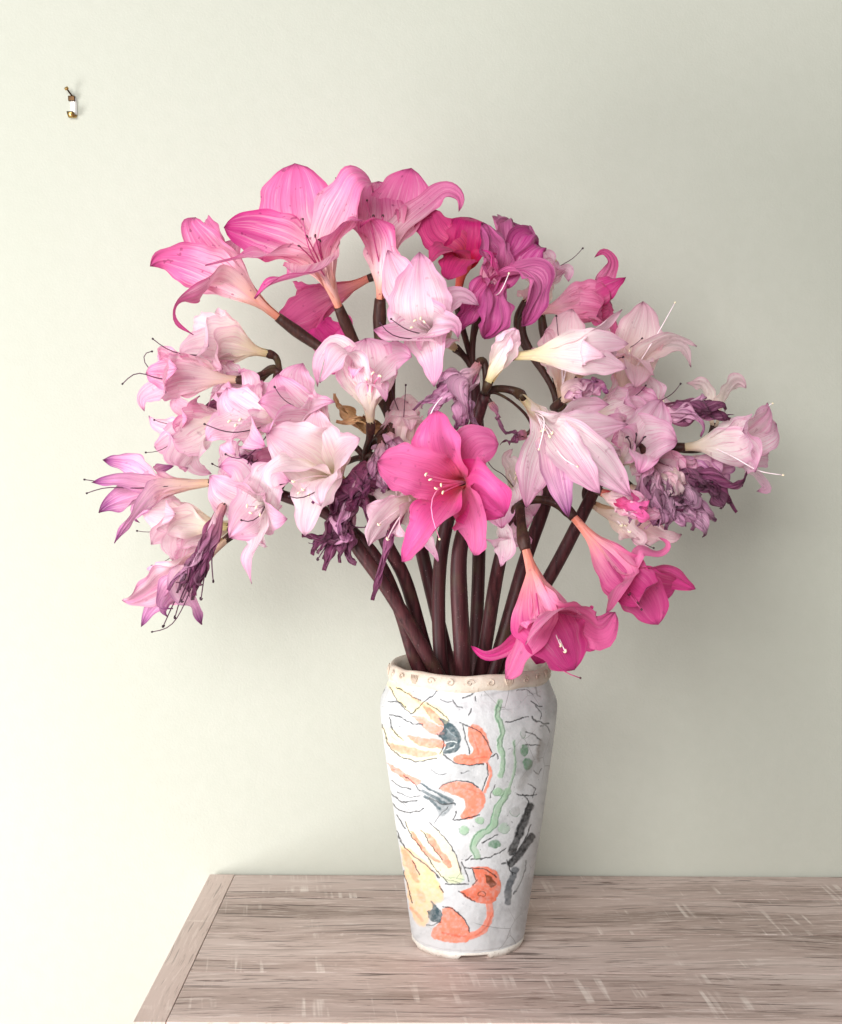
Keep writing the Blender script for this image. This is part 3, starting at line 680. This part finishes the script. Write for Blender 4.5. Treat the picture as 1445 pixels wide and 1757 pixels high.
def q(p, dd=0.0): return np.array(at(p[0], p[1], (p[2]+dd)*.01))
RNG = random.Random(11); RNG2 = random.Random(23)
def stamen(flower, origin, pts, kind, name='stamen', rad=.0008):
    C = [np.array(p) for p in pts]
    vs, fs = tube(C, [rad*1.15, rad, rad*.8], 6, 14); nf = len(fs)
    end = C[-1]; d = nrm(C[-1]-C[-2]); side = nrm(np.cross(d, (RNG.uniform(-1, 1), RNG.uniform(-.6, 1), RNG.uniform(-1, 1))))
    if name == 'stamen': an = tube([end-side*.0014-d*.0022, end-side*.0009+d*.0004, end+side*.0008+d*.0008, end+side*.0019-d*.0012], [.0006, .0010, .0010, .0005], 6, 9)
    else: an = tube([end-d*.0003, end+d*.0016], [.0011, .0010], 6, 4)
    g = merge((vs, fs), an); idx = [0]*nf+[1]*len(an[1])
    o = mesh_obj(name, [np.array(v)-origin for v in g[0]], g[1], [fil[kind], anth[kind]], None, True, mat_idx=idx)
    o.parent = flower

def make_flower(root, node, up, spec):
    """one flower of an umbel: pedicel and ovary as the part, petals, stamens and style below it"""
    kind = spec['k']; B = q(spec['B']); M = q(spec['M']); a = nrm(M-B); origin = np.array(ROOT_AT[root.name])
    node = np.array(node); up = np.array(up); D = np.linalg.norm(B-node); wr = spec.get('wr', 1.0)
    c1 = node+up*D*.38; c2 = B-a*min(D*.42, .06)
    t = np.linspace(0, 1, 7)[:, None]
    curve = (1-t)**3*node+3*(1-t)**2*t*c1+3*(1-t)*t*t*c2+t**3*B
    pr_ = spec.get('pr', .0036)
    pts = list(curve)+[B+a*.006]
    g = tube(pts, [pr_*1.25, pr_, pr_*.95, pr_*.95, pr_*1.0, pr_*1.2, pr_*1.45, pr_*1.15], 10, 30)
    fl = mesh_obj('flower', [np.array(v)-origin for v in g[0]], g[1], pedicel_m, None, True); fl.parent = root
    if spec.get('label'): fl['label'] = spec['label']
    n = len(spec['p'])
    if wr >= 2.6 and n > 3:
        for j in range(5):
            src = RNG2.choice(spec['p']); tp = [x for x in src if isinstance(x, tuple)][-1]; m0 = spec['M']; fr = RNG2.uniform(.75, 1.12)
            tp = tuple(m0[c]+(tp[c]-m0[c])*fr+RNG2.uniform(-1, 1)*(14, 12, 1.2)[c] for c in range(3))
            mid_ = tuple(m0[c]+(tp[c]-m0[c])*.6+RNG2.uniform(-1, 1)*(10, 10, 1)[c] for c in range(3))
            spec['p'].append((mid_, tp, RNG2.uniform(9, 17), {'k': RNG2.choice(['purple', 'lilac', kind, 'fade']), 'wr': 2.8, 'tw': RNG2.uniform(-2, 2)}))
    for i, p in enumerate(spec['p']):
        opt = p[-1] if isinstance(p[-1], dict) else {}
        w = p[-2] if opt else p[-1]; tips = [x for x in p if isinstance(x, tuple)]
        k = opt.get('k', kind); pw = opt.get('wr', wr)
        V, F, uvs = petal(B, M, [q(x) for x in tips], w*PXM*(1.15 if pw >= 2 else 1.34 if k in ('pale', 'cream', 'dull', 'blush') else 1.24), k, RNG, 2*math.pi*i/n+.4, pw, opt.get('tw', RNG.uniform(-.25, .25)*(2.2 if pw > 2 else 1)), opt.get('cup', 1.0), opt.get('o', ''))
        fast_mesh('petal', V, F, uvs, PM[k], fl, origin)
    for s in spec.get('st', []):
        e = q(s); b = B+a*np.linalg.norm(M-B)*.55; m_ = (b+e)/2+a*.008
        stamen(fl, origin, [b, m_, e], spec.get('sk', 'dark'))
    if wr < 2 and not spec.get('st') and kind in ('pale', 'cream', 'blush', 'fade', 'dull') and n > 3:
        b = B+a*np.linalg.norm(M-B)*.55; e1 = nrm(np.cross(a, (0.1, 0.3, 1.0))); e2 = np.cross(a, e1)
        for j in range(4):
            an = RNG2.uniform(0, 6.28); e = M+a*RNG2.uniform(.004, .020)+(e1*math.cos(an)+e2*math.sin(an))*RNG2.uniform(.003, .009)
            stamen(fl, origin, [b, (b+e)/2+a*.004, e], 'pale')
        if not spec.get('sty'):
            e = M+a*RNG2.uniform(.03, .045)+(e1*RNG2.uniform(-1, 1)+e2*RNG2.uniform(-1, 1))*.012
            stamen(fl, origin, [b, (b+e)/2+a*.004, e+np.array((0, 0, -.004)), e+nrm(e-M)*.012], 'dry', 'style', .0005)
    for s in spec.get('sty', []):
        s_ = [q(x) for x in s]; b = B+a*np.linalg.norm(M-B)*.55
        stamen(fl, origin, [b]+s_, spec.get('yk', spec.get('sk', 'dark')), 'style', .00065)
    return fl

def scape(label, stem, flowers, r=(.0074, .0062), spathes=()):
    pts = [q(p) for p in stem]
    b = pts[0]; d = nrm(b-pts[1]); bot = b+d*(.045); bot = np.array((VX+(bot[0]-VX)*.55, bot[1]*.55, max(.06, bot[2]-.03)))
    low = np.array((VX+(bot[0]-VX)*.45, bot[1]*.45, .022))
    allp = [low, bot]+pts
    root = thing('belladonna_lily', tuple(low), label, 'flower', 'lily stems gathered in the vase')
    g = tube(allp, [r[0], r[0]*1.05, r[0]*1.05, r[0], r[0], r[1]], 16, 60); o = np.array(ROOT_AT[root.name])
    st = mesh_obj('stalk', [np.array(v)-o for v in g[0]], g[1], stalk_m, None, True); st.parent = root
    up = nrm(pts[-1]-pts[-2]); node = pts[-1]-up*.003
    for f in flowers: make_flower(root, node, up, f)
    for s in spathes:
        V, F, uvs = petal(node, node+(q(s[0])-node)*.35, [q(x) for x in s if isinstance(x, tuple)], s[-1]*PXM, 'x', RNG, 0, 2.6, .5)
        fast_mesh('spathe', V, F, uvs, spathe_m, root, o)
    return root

def bloom(k, B, M, R, ahead, w, n=6, seed=0, **kw):
    rg = random.Random(seed); b = q(B); m = q(M); a = nrm(m-b); e1 = nrm(np.cross(a, (0.1, 0.3, 1.0))); e2 = np.cross(a, e1); ps = []
    for j in range(n):
        an = 2*math.pi*(j+rg.uniform(-.25, .25))/n+seed; rr_ = R*PXM*rg.uniform(.75, 1.2)
        t_ = m+a*ahead*PXM*rg.uniform(.6, 1.2)+(e1*math.cos(an)+e2*math.sin(an))*rr_
        x, y = proj(np.array([t_])); ps.append(((float(x[0]), float(y[0]), float(t_[1])*100), w*rg.uniform(.8, 1.15)))
    return dict(k=k, B=B, M=M, p=ps, **kw)
def fl(k, B, M, p, **kw): return dict(k=k, B=B, M=M, p=p, **kw)
#FLOWERS#
scape('tall lily with large mid pink trumpets opening upwards, highest of the bunch',
 [(770, 1140, 2), (727, 960, 2), (697, 830, 2), (676, 738, 1)],
 [fl('mid', (484, 550, 1), (390, 474, -1), [((252, 453, -3), 70, {'o': 'f'}), ((330, 368, 1), 60, {'tw': .5}), ((350, 378, 5), (359, 386, 6), 50), ((345, 505, -5), (304, 520, -6), (300, 548, -6), (332, 575, -5), 46), ((420, 410, 6), 62), ((300, 440, 4), 60)], pr=.0046, label='mid pink trumpet tilted outwards with one tepal curled down'),
  fl('mid', (584, 534, -1), (550, 448, -4), [((512, 375, -1), (506, 280, -1), 108), ((592, 345, -5), (610, 305, -6), (634, 308, -5), (641, 330, -4), 78), ((618, 368, -9), 56), ((440, 402, -4), (384, 390, -5), 82), ((440, 438, -8), (352, 455, -9), 62), ((520, 470, -11), (460, 488, -12), (436, 512, -11), 74)],
     st=[(513, 422, -9), (526, 405, -9), (541, 404, -9), (548, 412, -8)], sty=[[(528, 420, -9), (520, 377, -10)]], pr=.0046, label='large mid pink trumpet opening upwards'),
  fl('mid', (652, 522, 1), (656, 420, -1), [((685, 370, 2), (706, 288, 2), 86), ((738, 345, 1), (768, 324, 0), (792, 340, 0), (787, 364, 0), 46), ((618, 380, -4), 66), ((605, 320, 5), (575, 305, 6), 70, {'k': 'deep'}), ((650, 300, 6), 70)],
     st=[(641, 370, -3), (657, 370, -3)], sty=[[(640, 400, -3), (630, 345, -3)]], pr=.0052),
  fl('salmon', (640, 474, 6), (560, 512, 6), [((485, 562, 3), 55), ((500, 530, 9), 50), ((540, 578, 7), 50), ((510, 490, 10), 50)], pr=.004),
  fl('hot', (622, 640, 6), (585, 605, 5), [((535, 558, 4), 56), ((585, 560, 3), (592, 585, 2), (582, 606, 2), 42), ((545, 612, 5), 50), ((575, 640, 3), 46)], pr=.004),
 ], spathes=[[(600, 720, -2), (575, 672, -2), 30], [(610, 722, -4), (578, 720, -4), 22]])
scape('lily with a crimson flower beside crumpling magenta ones above a pale striped star',
 [(815, 1130, 3), (822, 950, 4), (822, 760, 3), (812, 640, 3)],
 [fl('hotred', (787, 495, 3), (797, 440, 0), [((752, 402, 0), (736, 360, 1), 56), ((808, 368, 1), 58), ((738, 440, -3), 52), ((768, 480, -4), 46), ((850, 395, 3), 50)], label='crimson flower with an orange throat'),
  fl('mag', (822, 540, 2), (848, 478, -2), [((833, 379, -5), 50), ((885, 374, 1), 66), ((926, 412, -1), 66), ((895, 462, -4), (920, 492, -5), (914, 530, -5), (900, 556, -4), 46), ((845, 545, -6), (830, 580, -5), 50), ((800, 545, -4), (778, 566, -4), 46), ((826, 428, -6), 44, {'k': 'mid'})], wr=2.4, sty=[[(860, 500, -6), (873, 470, -6)]], yk='pale', label='crumpling magenta flower'),
  fl('pale', (782, 598, 2), (732, 562, -6), [((722, 500, -7), (720, 432, -6), 82), ((663, 427, -4), 58), ((692, 572, -9), (641, 566, -9), 92), ((742, 612, -9), (745, 664, -10), 56), ((758, 555, -11), (782, 556, -11), (786, 580, -11), 72), ((790, 506, -6), (822, 524, -6), 52)],
     st=[(706, 562, -10), (712, 550, -10), (722, 546, -10), (728, 552, -10)], sk='pale', sty=[[(690, 580, -11), (662, 572, -12), (653, 555, -12)], [(690, 562, -11), (672, 548, -11)]], yk='dry', label='pale pink star with fine stripes'),
 ])
scape('lily with arching stalks carrying a closed bud, a cream trumpet and a limp lilac flower',
 [(757, 1140, 0), (757, 950, 0), (795, 800, -2), (832, 676, -6)],
 [fl('lilac', (823, 622, -6), (792, 672, -8), [((785, 742, -10), 52), ((818, 735, -8), 32), ((760, 670, -9), (722, 700, -9), 28), ((765, 680, -9), (735, 722, -9), 26), ((802, 722, -10), 40), ((745, 662, -8), 34)], wr=3.2, sty=[[(750, 690, -10), (735, 720, -10), (732, 750, -10)]], yk='pale', label='limp lilac flower hanging over the hot pink one'),
  fl('purple', (842, 690, -6), (850, 705, -6), [((856, 718, -6), (866, 742, -6), 5)], pr=.0022, wr=2.2),
  fl('purple', (904, 745, -4), (890, 748, -4), [((880, 752, -4), (862, 764, -4), 12), ((878, 745, -4), (872, 738, -4), 5)], pr=.0016, wr=2.4),
  fl('cream', (836, 662, -8), (858, 615, -8.5), [((884, 562, -9), 34, {'tw': 0}), ((882, 565, -8.5), 34, {'tw': 0}), ((883, 566, -9.5), 34, {'tw': 0})], label='closed pink tipped bud'),
  fl('cream', (872, 612, -8), (985, 604, -9), [((1030, 562, -9), (1068, 531, -9), 34), ((1020, 588, -10), (1079, 590, -9), 40, {'o': 'f'}), ((1020, 622, -10), (1076, 632, -9), 38, {'o': 'f'}), ((1050, 610, -7), 40, {'o': 'b'}), ((1062, 600, -6), 40, {'o': 'b'}), ((1000, 606, -12), (1040, 612, -12), 38, {'o': 'f'})], pr=.004, label='cream trumpet pointing sideways'),
  fl('pale', (894, 678, -6), (940, 733, -12), [((918, 800, -13), (903, 872, -13), 52), ((955, 805, -13), (976, 888, -13), 44, {'k': 'fade'}), ((990, 795, -14), (1030, 847, -14), 46), ((1010, 775, -13), (1083, 852, -12), 54), ((990, 700, -11), (1046, 694, -10), 50), ((1010, 735, -12), (1078, 728, -11), 50)], sty=[[(935, 725, -14), (925, 770, -14)], [(970, 790, -14), (990, 800, -14)]], yk='pale', pr=.0042, label='white throated pale pink flower hanging open'),
 ])
scape('lily leaning over with pale pink trumpets, one of them with long dark styles',
 [(745, 1146, -3), (660, 1003, -4), (606, 928, -4), (530, 770, -2), (480, 640, 0)],
 [fl('cream', (464, 608, 1), (392, 590, -1), [((300, 612, -2), 56), ((357, 540, 2), 72), ((332, 562, 4), 60), ((372, 632, -4), 62), ((352, 592, -6), 72), ((345, 615, 2), 50)], sk='dry', sty=[[(340, 610, -3), (290, 602, -4), (263, 582, -4)]], label='cream trumpet blushing pink'),
  fl('blush', (412, 652, -2), (315, 645, -4), [((292, 615, -3), (273, 605, -3), (276, 625, -4), 42), ((248, 640, -4), 52), ((272, 668, -2), (243, 685, -2), (248, 706, -2), 46), ((284, 674, -9), 52), ((300, 632, -9), 52), ((270, 622, 1), 46)], sk='dry', sty=[[(270, 650, -5), (235, 637, -5), (211, 658, -5)], [(265, 640, -3), (245, 620, -3), (246, 602, -3), (260, 603, -3)]]),
  fl('pale', (398, 703, 1), (332, 745, 0), [((251, 716, 2), 42), ((290, 752, -4), 58), ((262, 770, 1), 50), ((313, 810, -3), 58), ((356, 818, 1), 54), ((337, 698, 3), 42)]),
  bloom('blush', (432, 735, 2), (352, 722, 1), 56, 40, 40, 6, 3),
  bloom('pale', (480, 690, 2), (408, 664, 0), 50, 34, 40, 6, 5),
  fl('purple', (410, 676, 4), (370, 700, 4), [((318, 726, 4), 24), ((322, 720, 3), 22)], wr=2.8),
  fl('pale', (508, 735, -3), (442, 722, -6), [((388, 665, -6), 62), ((432, 650, -4), (418, 632, -5), (410, 642, -6), 42), ((352, 756, -8), 58), ((395, 780, -9), 60), ((450, 765, -11), 48), ((440, 650, -4), 56)], sk='pale', yk='dry', st=[(393, 723, -11), (404, 730, -11), (412, 720, -11)], sty=[[(390, 742, -11), (352, 728, -11)], [(430, 780, -10), (408, 790, -10), (388, 780, -10)]]),
 ])
scape('drooping lily with fading pale trumpets and one shut purple withered flower, lowest of the bunch',
 [(715, 1140, 0), (684, 1040, -1), (640, 950, -1), (560, 880, 0), (478, 848, 1)],
 [fl('pale', (472, 852, 0), (446, 874, -5), [((358, 817, -7), 68), ((405, 802, -5), (376, 800, -5), 52), ((470, 812, -9), (498, 826, -10), 58), ((430, 895, -9), (393, 922, -9), 90), ((440, 930, -9), (424, 962, -9), (432, 1002, -8), 42), ((492, 892, -10), 52)], sk='pale', st=[(424, 868, -10), (430, 880, -10), (446, 884, -10), (440, 870, -10)], sty=[[(440, 890, -11), (425, 900, -11), (415, 893, -11)]], yk='dry', label='pale star with one long hanging tepal'),
  bloom('pale', (420, 890, 1), (335, 925, 1), 50, 40, 40, 6, 8),
  bloom('pale', (486, 815, 1), (420, 800, -1), 54, 24, 42, 6, 2),
  fl('purple', (440, 805, -1), (425, 798, -3), [((405, 800, -4), 12), ((420, 788, -5), 14), ((442, 790, -5), 14), ((400, 790, -3), 9)], wr=2.8),
  fl('fade', (364, 828, -3), (282, 835, -4), [((228, 797, -2), (176, 789, -2), 42), ((205, 822, -6), (157, 828, -6), 30), ((166, 880, -5), 60), ((250, 862, -8), (214, 905, -8), (196, 932, -8), 34), ((228, 898, -1), 30), ((292, 800, 1), 34)], wr=1.6, sk='dry', sty=[[(230, 838, -6), (180, 836, -6), (150, 846, -6)], [(200, 830, -4), (146, 823, -4)]], label='fading trumpet with dark shrivelled tips'),
  fl('cream', (396, 905, -1), (322, 895, -2), [((233, 870, -2), 58), ((275, 852, 2), 42), ((257, 934, -4), 62), ((292, 962, -3), 52), ((290, 880, -6), 50)]),
  fl('fade', (393, 922, -2), (312, 985, -3), [((200, 1037, -3), 60, {'k': 'blush'}), ((262, 1040, -1), (242, 1076, -1), 34), ((290, 1050, -5), 40), ((333, 1035, -3), (346, 1072, -3), 50), ((260, 990, 2), 50, {'k': 'pale'}), ((285, 1062, -4), 30)], wr=1.8, sk='dry', st=[(300, 1060, -5), (280, 1075, -4)], sty=[[(310, 1050, -5), (290, 1078, -5), (262, 1084, -5)]]),
  fl('purple', (385, 860, -6), (358, 930, -7), [((322, 1020, -8), 30), ((304, 1012, -7), 26), ((342, 1008, -9), 28), ((330, 1026, -6), 26), ((350, 990, -7), 24)], wr=2.6, sk='dry', st=[(366, 998, -8), (345, 1028, -8), (312, 1032, -8)], label='withered purple flower folded shut'),
 ])
scape('lily with two wide pale stars above shrivelled purple flowers',
 [(735, 1130, 1), (692, 985, 0), (664, 935, -1), (645, 870, -1), (628, 792, -1)],
 [fl('pale', (592, 755, -1), (522, 716, -5), [((515, 620, -5), 72), ((474, 640, -6), 72), ((440, 690, -8), 64), ((452, 740, -11), 76), ((560, 690, -9), (575, 690, -9), 40), ((430, 662, -3), 50)], label='pale pink trumpet with white throat'),
  fl('cream', (594, 832, -3), (566, 806, -7), [((540, 698, -9), 64), ((590, 770, -10), (618, 752, -11), 62), ((452, 737, -10), 84), ((490, 798, -13), (460, 812, -13), (468, 838, -13), (495, 828, -12), 52), ((523, 920, -11), 66), ((550, 868, -14), 52)], sk='pale', st=[(503, 826, -13), (520, 840, -13), (530, 850, -13), (512, 846, -13)], sty=[[(530, 850, -14), (505, 860, -14), (497, 852, -14)]], yk='dry', label='pale star with a yellow throat'),
  fl('pale', (636, 728, -5), (632, 665, -7), [((627, 577, -5), 80), ((592, 603, -9), (548, 656, -9), 66), ((678, 612, -8), (707, 612, -9), 62), ((572, 592, -6), (548, 618, -6), (545, 664, -6), 36), ((662, 682, -10), 36), ((605, 640, -10), 42)], sk='pink', st=[(640, 640, -10), (652, 645, -10), (628, 650, -10)], k2=0, label='small pale pink trumpet standing upright'),
  bloom('dull', (690, 810, -1), (690, 745, -2), 46, 20, 36, 6, 4),
  fl('lilac', (655, 760, -4), (650, 800, -6), [((628, 845, -7), 22), ((655, 850, -8), 24), ((675, 835, -7), 22), ((640, 820, -8), 22), ((690, 800, -6), 20)], wr=3.0),
  fl('purple', (640, 790, -4), (608, 840, -7), [((537, 857, -9), 40), ((560, 880, -10), 44), ((590, 922, -9), 40), ((638, 898, -8), 40), ((605, 872, -11), 46), ((625, 850, -9), 40)], wr=3.6, label='shrivelled purple flower'),
  fl('purple', (612, 850, -4), (580, 905, -6), [((523, 925, -6), 34), ((568, 950, -6), (562, 974, -6), 30), ((595, 950, -6), (617, 962, -6), 30), ((555, 935, -8), 36), ((588, 966, -7), 30), ((536, 948, -5), 28), ((600, 920, -9), 48, {'k': 'lilac'})], wr=3.4, sk='dry', st=[(630, 905, -8), (545, 960, -6)], label='shrivelled purple flower hanging in shreds'),
  fl('fade', (560, 800, 1), (500, 790, -1), [((440, 800, -2), 50, {'k': 'blush'}), ((470, 775, -4), 40), ((452, 830, 0), 46, {'k': 'blush'}), ((405, 800, -2), 34), ((425, 785, 1), 30, {'k': 'purple', 'wr': 2.4})]),
  fl('lilac', (672, 740, -3), (662, 780, -4), [((645, 832, -5), 30), ((662, 838, -6), 32), ((682, 822, -4), 30), ((640, 790, -3), 26), ((694, 785, -5), 34)], wr=3.2),
 ])
scape('lily with one hot pink open flower facing outwards, in the middle of the bunch',
 [(795, 1148, -4), (788, 950, -5), (800, 900, -5), (815, 872, -5)],
 [fl('hot', (812, 824, -6), (790, 830, -9), [((720, 808, -13), (647, 792, -14), 72), ((755, 760, -12), (750, 704, -12), 84), ((822, 765, -12), (856, 762, -12), 70), ((828, 850, -14), (866, 886, -14), 92), ((812, 900, -14), (814, 953, -13), 62), ((735, 900, -15), (690, 964, -14), 70)], sk='pink',
     st=[(731, 814, -16), (738, 823, -16), (757, 832, -16), (760, 845, -16), (748, 838, -16)], sty=[[(745, 845, -16), (737, 870, -17), (754, 924, -17)]], label='hot pink open flower with a red throat'),
  fl('cream', (735, 842, -3), (694, 866, -6), [((624, 870, -9), 68), ((655, 838, -6), (636, 826, -6), (640, 850, -7), 42), ((660, 900, -9), (632, 936, -9), 68), ((690, 925, -9), 52), ((660, 940, -8), (654, 985, -8), (643, 1030, -8), 15, {'k': 'purple', 'wr': 3}), ((735, 930, -6), (752, 964, -5), 52, {'k': 'pale'})], st=[(665, 925, -11), (650, 900, -11)], sk='pale', label='cream flower with one shrivelled purple tepal'),
  fl('pale', (848, 872, -3), (868, 894, -4), [((862, 930, -6), (860, 972, -6), 46), ((905, 918, -5), 52), ((838, 932, -6), 44)]),
  fl('dull', (888, 850, 0), (880, 830, -1), [((878, 800, -1), (868, 785, -1), (880, 770, -1), 28), ((880, 880, -4), 66), ((900, 840, -2), (905, 820, -3), 44), ((860, 905, -6), 60, {'k': 'pale'}), ((915, 880, -4), 50, {'k': 'pale'})]),
  fl('dull', (706, 775, 2), (694, 735, 1), [((664, 700, 1), 40), ((700, 690, 0), 46), ((722, 690, 2), 40), ((725, 730, -1), 40)]),
 ], r=(.0092, .0074))
scape('lily with a deep pink curled trumpet and dull pale ones behind the cream trumpet',
 [(857, 1115, 1), (900, 965, 2), (945, 830, 3), (958, 708, 3)],
 [fl('dull', (1050, 715, 2), (1085, 626, 1), [((1107, 506, 2), 72), ((1152, 580, 0), (1196, 594, 0), 52), ((1168, 596, 2), (1186, 630, 2), 42), ((1105, 620, -2), (1123, 646, -2), 36), ((1060, 562, 3), 52), ((1092, 662, -4), 46)], sk='pale', sty=[[(1130, 570, -1), (1158, 520, -1)]], label='dull pale pink trumpet standing clear of the bunch'),
  bloom('dull', (985, 650, 4), (1035, 612, 3), 56, 26, 42, 6, 6),
  bloom('pale', (900, 520, 5), (935, 470, 5), 44, 20, 36, 6, 1),
  fl('deep', (918, 536, 4), (988, 520, 3), [((1035, 482, 3), (1051, 448, 3), (1036, 431, 3), (1020, 442, 3), 36), ((1050, 488, 0), (1074, 476, 0), 46), ((1055, 516, -1), 62), ((1068, 580, 1), 52), ((1052, 562, 5), 52), ((1030, 542, -2), 52)], label='deep pink trumpet with curled tips'),
  fl('dull', (930, 548, 5), (925, 492, 5), [((905, 450, 5), 52), ((950, 470, 6), 42), ((900, 505, 3), 42)]),
  fl('dull', (965, 700, 1), (966, 632, 0), [((982, 519, 0), 66), ((934, 560, 0), 56), ((1006, 570, 3), 52), ((920, 602, 3), 50)]),
  fl('pale', (1000, 720, 2), (1050, 700, 0), [((1092, 660, -1), 46), ((1138, 684, -2), 50), ((1115, 720, -4), 46), ((1075, 690, -5), 46), ((1060, 640, 2), 42)]),
  fl('fade', (962, 690, -3), (990, 665, -4), [((1030, 650, -5), 40), ((1010, 690, -6), 36), ((1045, 672, -4), 34)], wr=3),
 ])
scape('lily with a long pale trumpet reaching out between withered purple flowers',
 [(880, 1100, 4), (960, 960, 3), (1018, 845, 1), (1048, 785, 0)],
 [fl('pale', (1060, 800, 0), (1094, 768, -5), [((1166, 754, -8), 80), ((1137, 684, -4), 64), ((1062, 728, -6), 52), ((1100, 810, -9), 46)], sk='dry', st=[(1076, 750, -10), (1092, 745, -10), (1106, 750, -10)], label='pale flower facing outwards'),
  fl('pale', (1166, 768, -2), (1255, 760, -3), [((1325, 690, -2), 64), ((1344, 726, 1), 58), ((1325, 786, 2), 52), ((1297, 810, -6), 66), ((1288, 800, 3), (1318, 838, 3), (1298, 843, 2), 44), ((1275, 740, -8), 64)], sk='dry', sty=[[(1270, 790, -5), (1300, 808, -5), (1343, 815, -5)], [(1320, 700, -2), (1316, 690, -2), (1325, 692, -2)]], yk='pale', pr=.0042, label='long pale trumpet reaching away from the bunch'),
  bloom('pale', (1010, 770, 2), (1062, 752, -1), 62, 26, 44, 6, 9),
  bloom('pale', (1075, 740, 3), (1115, 700, 1), 56, 24, 42, 6, 7),
  bloom('blush', (1080, 835, 0), (1115, 855, -3), 50, 24, 38, 6, 12, wr=1.7),
  bloom('fade', (1140, 790, 2), (1205, 800, 0), 48, 40, 36, 6, 10, wr=1.7),
  fl('lilac', (1110, 800, -4), (1140, 850, -7), [((1128, 905, -8), 24), ((1165, 895, -8), 26), ((1150, 915, -7), 22), ((1190, 870, -7), 24), ((1175, 905, -8), 20)], wr=2.8),
  fl('purple', (1106, 712, -2), (1168, 704, -4), [((1261, 718, -4), 36), ((1226, 690, -3), 30), ((1190, 716, -6), (1212, 730, -6), (1205, 749, -6), 28, {'k': 'lilac'}), ((1252, 702, -5), 26), ((1210, 702, -7), 34)], wr=2.8, label='withered purple flower'),
  fl('dull', (1225, 735, 5), (1227, 702, 5), [((1208, 662, 5), (1178, 657, 5), 32), ((1281, 661, 5), 48)]),
  fl('purple', (1120, 790, -3), (1190, 822, -5), [((1248, 877, -4), 40), ((1266, 864, -3), 30), ((1288, 818, -4), 30), ((1240, 840, -6), 40)], wr=2.6, label='withered dark purple flower'),
  fl('lilac', (1118, 792, -4), (1165, 840, -6), [((1187, 915, -6), 36), ((1216, 925, -6), 40), ((1235, 897, -5), 38), ((1180, 860, -8), 52), ((1150, 820, -8), 46, {'k': 'dull'})], wr=2.6, sk='dry', st=[(1150, 850, -9), (1170, 850, -9)]),
  fl('lilac', (1108, 778, -5), (1112, 825, -7), [((1090, 900, -8), 34), ((1130, 908, -8), 36), ((1152, 885, -8), 36), ((1088, 850, -8), 36)], wr=2.8),
  fl('blush', (1085, 790, -1), (1140, 800, -3), [((1200, 790, -4), 46), ((1180, 830, -6), 50), ((1225, 812, -3), 40, {'k': 'fade'}), ((1150, 850, -7), 44)], wr=1.6),
  fl('blush', (1030, 844, -7), (1072, 862, -9), [((1085, 884, -10), 38), ((1128, 880, -9), 44), ((1102, 852, -9), 38), ((1095, 872, -12), 30, {'k': 'hot'})], wr=2.2),
  fl('dull', (1012, 862, 2), (1062, 890, 1), [((1150, 916, 1), 48), ((1130, 890, 2), 46), ((1092, 930, 0), 52), ((1180, 922, 0), 40)], wr=1.8),
 ])
scape('lily with two hot pink trumpets nodding over the vase rim',
 [(832, 1115, 0), (858, 960, -3), (878, 895, -5), (888, 872, -6)],
 [fl('salmon', (979, 881, -7), (1068, 985, -9), [((1098, 940, -9), (1130, 950, -9), (1149, 934, -9), (1130, 922, -9), 30), ((1140, 985, -7), (1194, 1011, -7), 50), ((1165, 1000, -5), 48), ((1110, 1030, -9), (1130, 1072, -9), 66), ((1112, 1012, -13), 64), ((1055, 1010, -12), (1040, 1052, -12), 52)], sk='dark', st=[(1080, 1020, -12), (1095, 1035, -12)], sty=[[(1080, 1020, -12), (1100, 1045, -13)]], pr=.0046, label='hot pink trumpet nodding beside the other'),
  fl('salmon', (900, 934, -10), (930, 1042, -12), [((880, 1105, -12), (835, 1125, -12), (808, 1108, -12), 36), ((898, 1095, -14), (868, 1165, -13), 74), ((938, 1052, -17), (918, 1070, -18.5), (905, 1098, -16), 84), ((958, 1085, -14), (985, 1150, -14), 104), ((1000, 1058, -12), (1030, 1080, -13), (1056, 1050, -13), 96), ((985, 1060, -8), (1030, 1110, -10), 84), ((930, 1090, -8), (920, 1140, -9), 70)], sk='pale', st=[(962, 1108, -15), (970, 1118, -15)], sty=[[(935, 1100, -15), (960, 1150, -15), (995, 1163, -15)]], yk='dark', pr=.005, label='hot pink trumpet nodding over the vase rim'),
 ], r=(.0075, .0062))
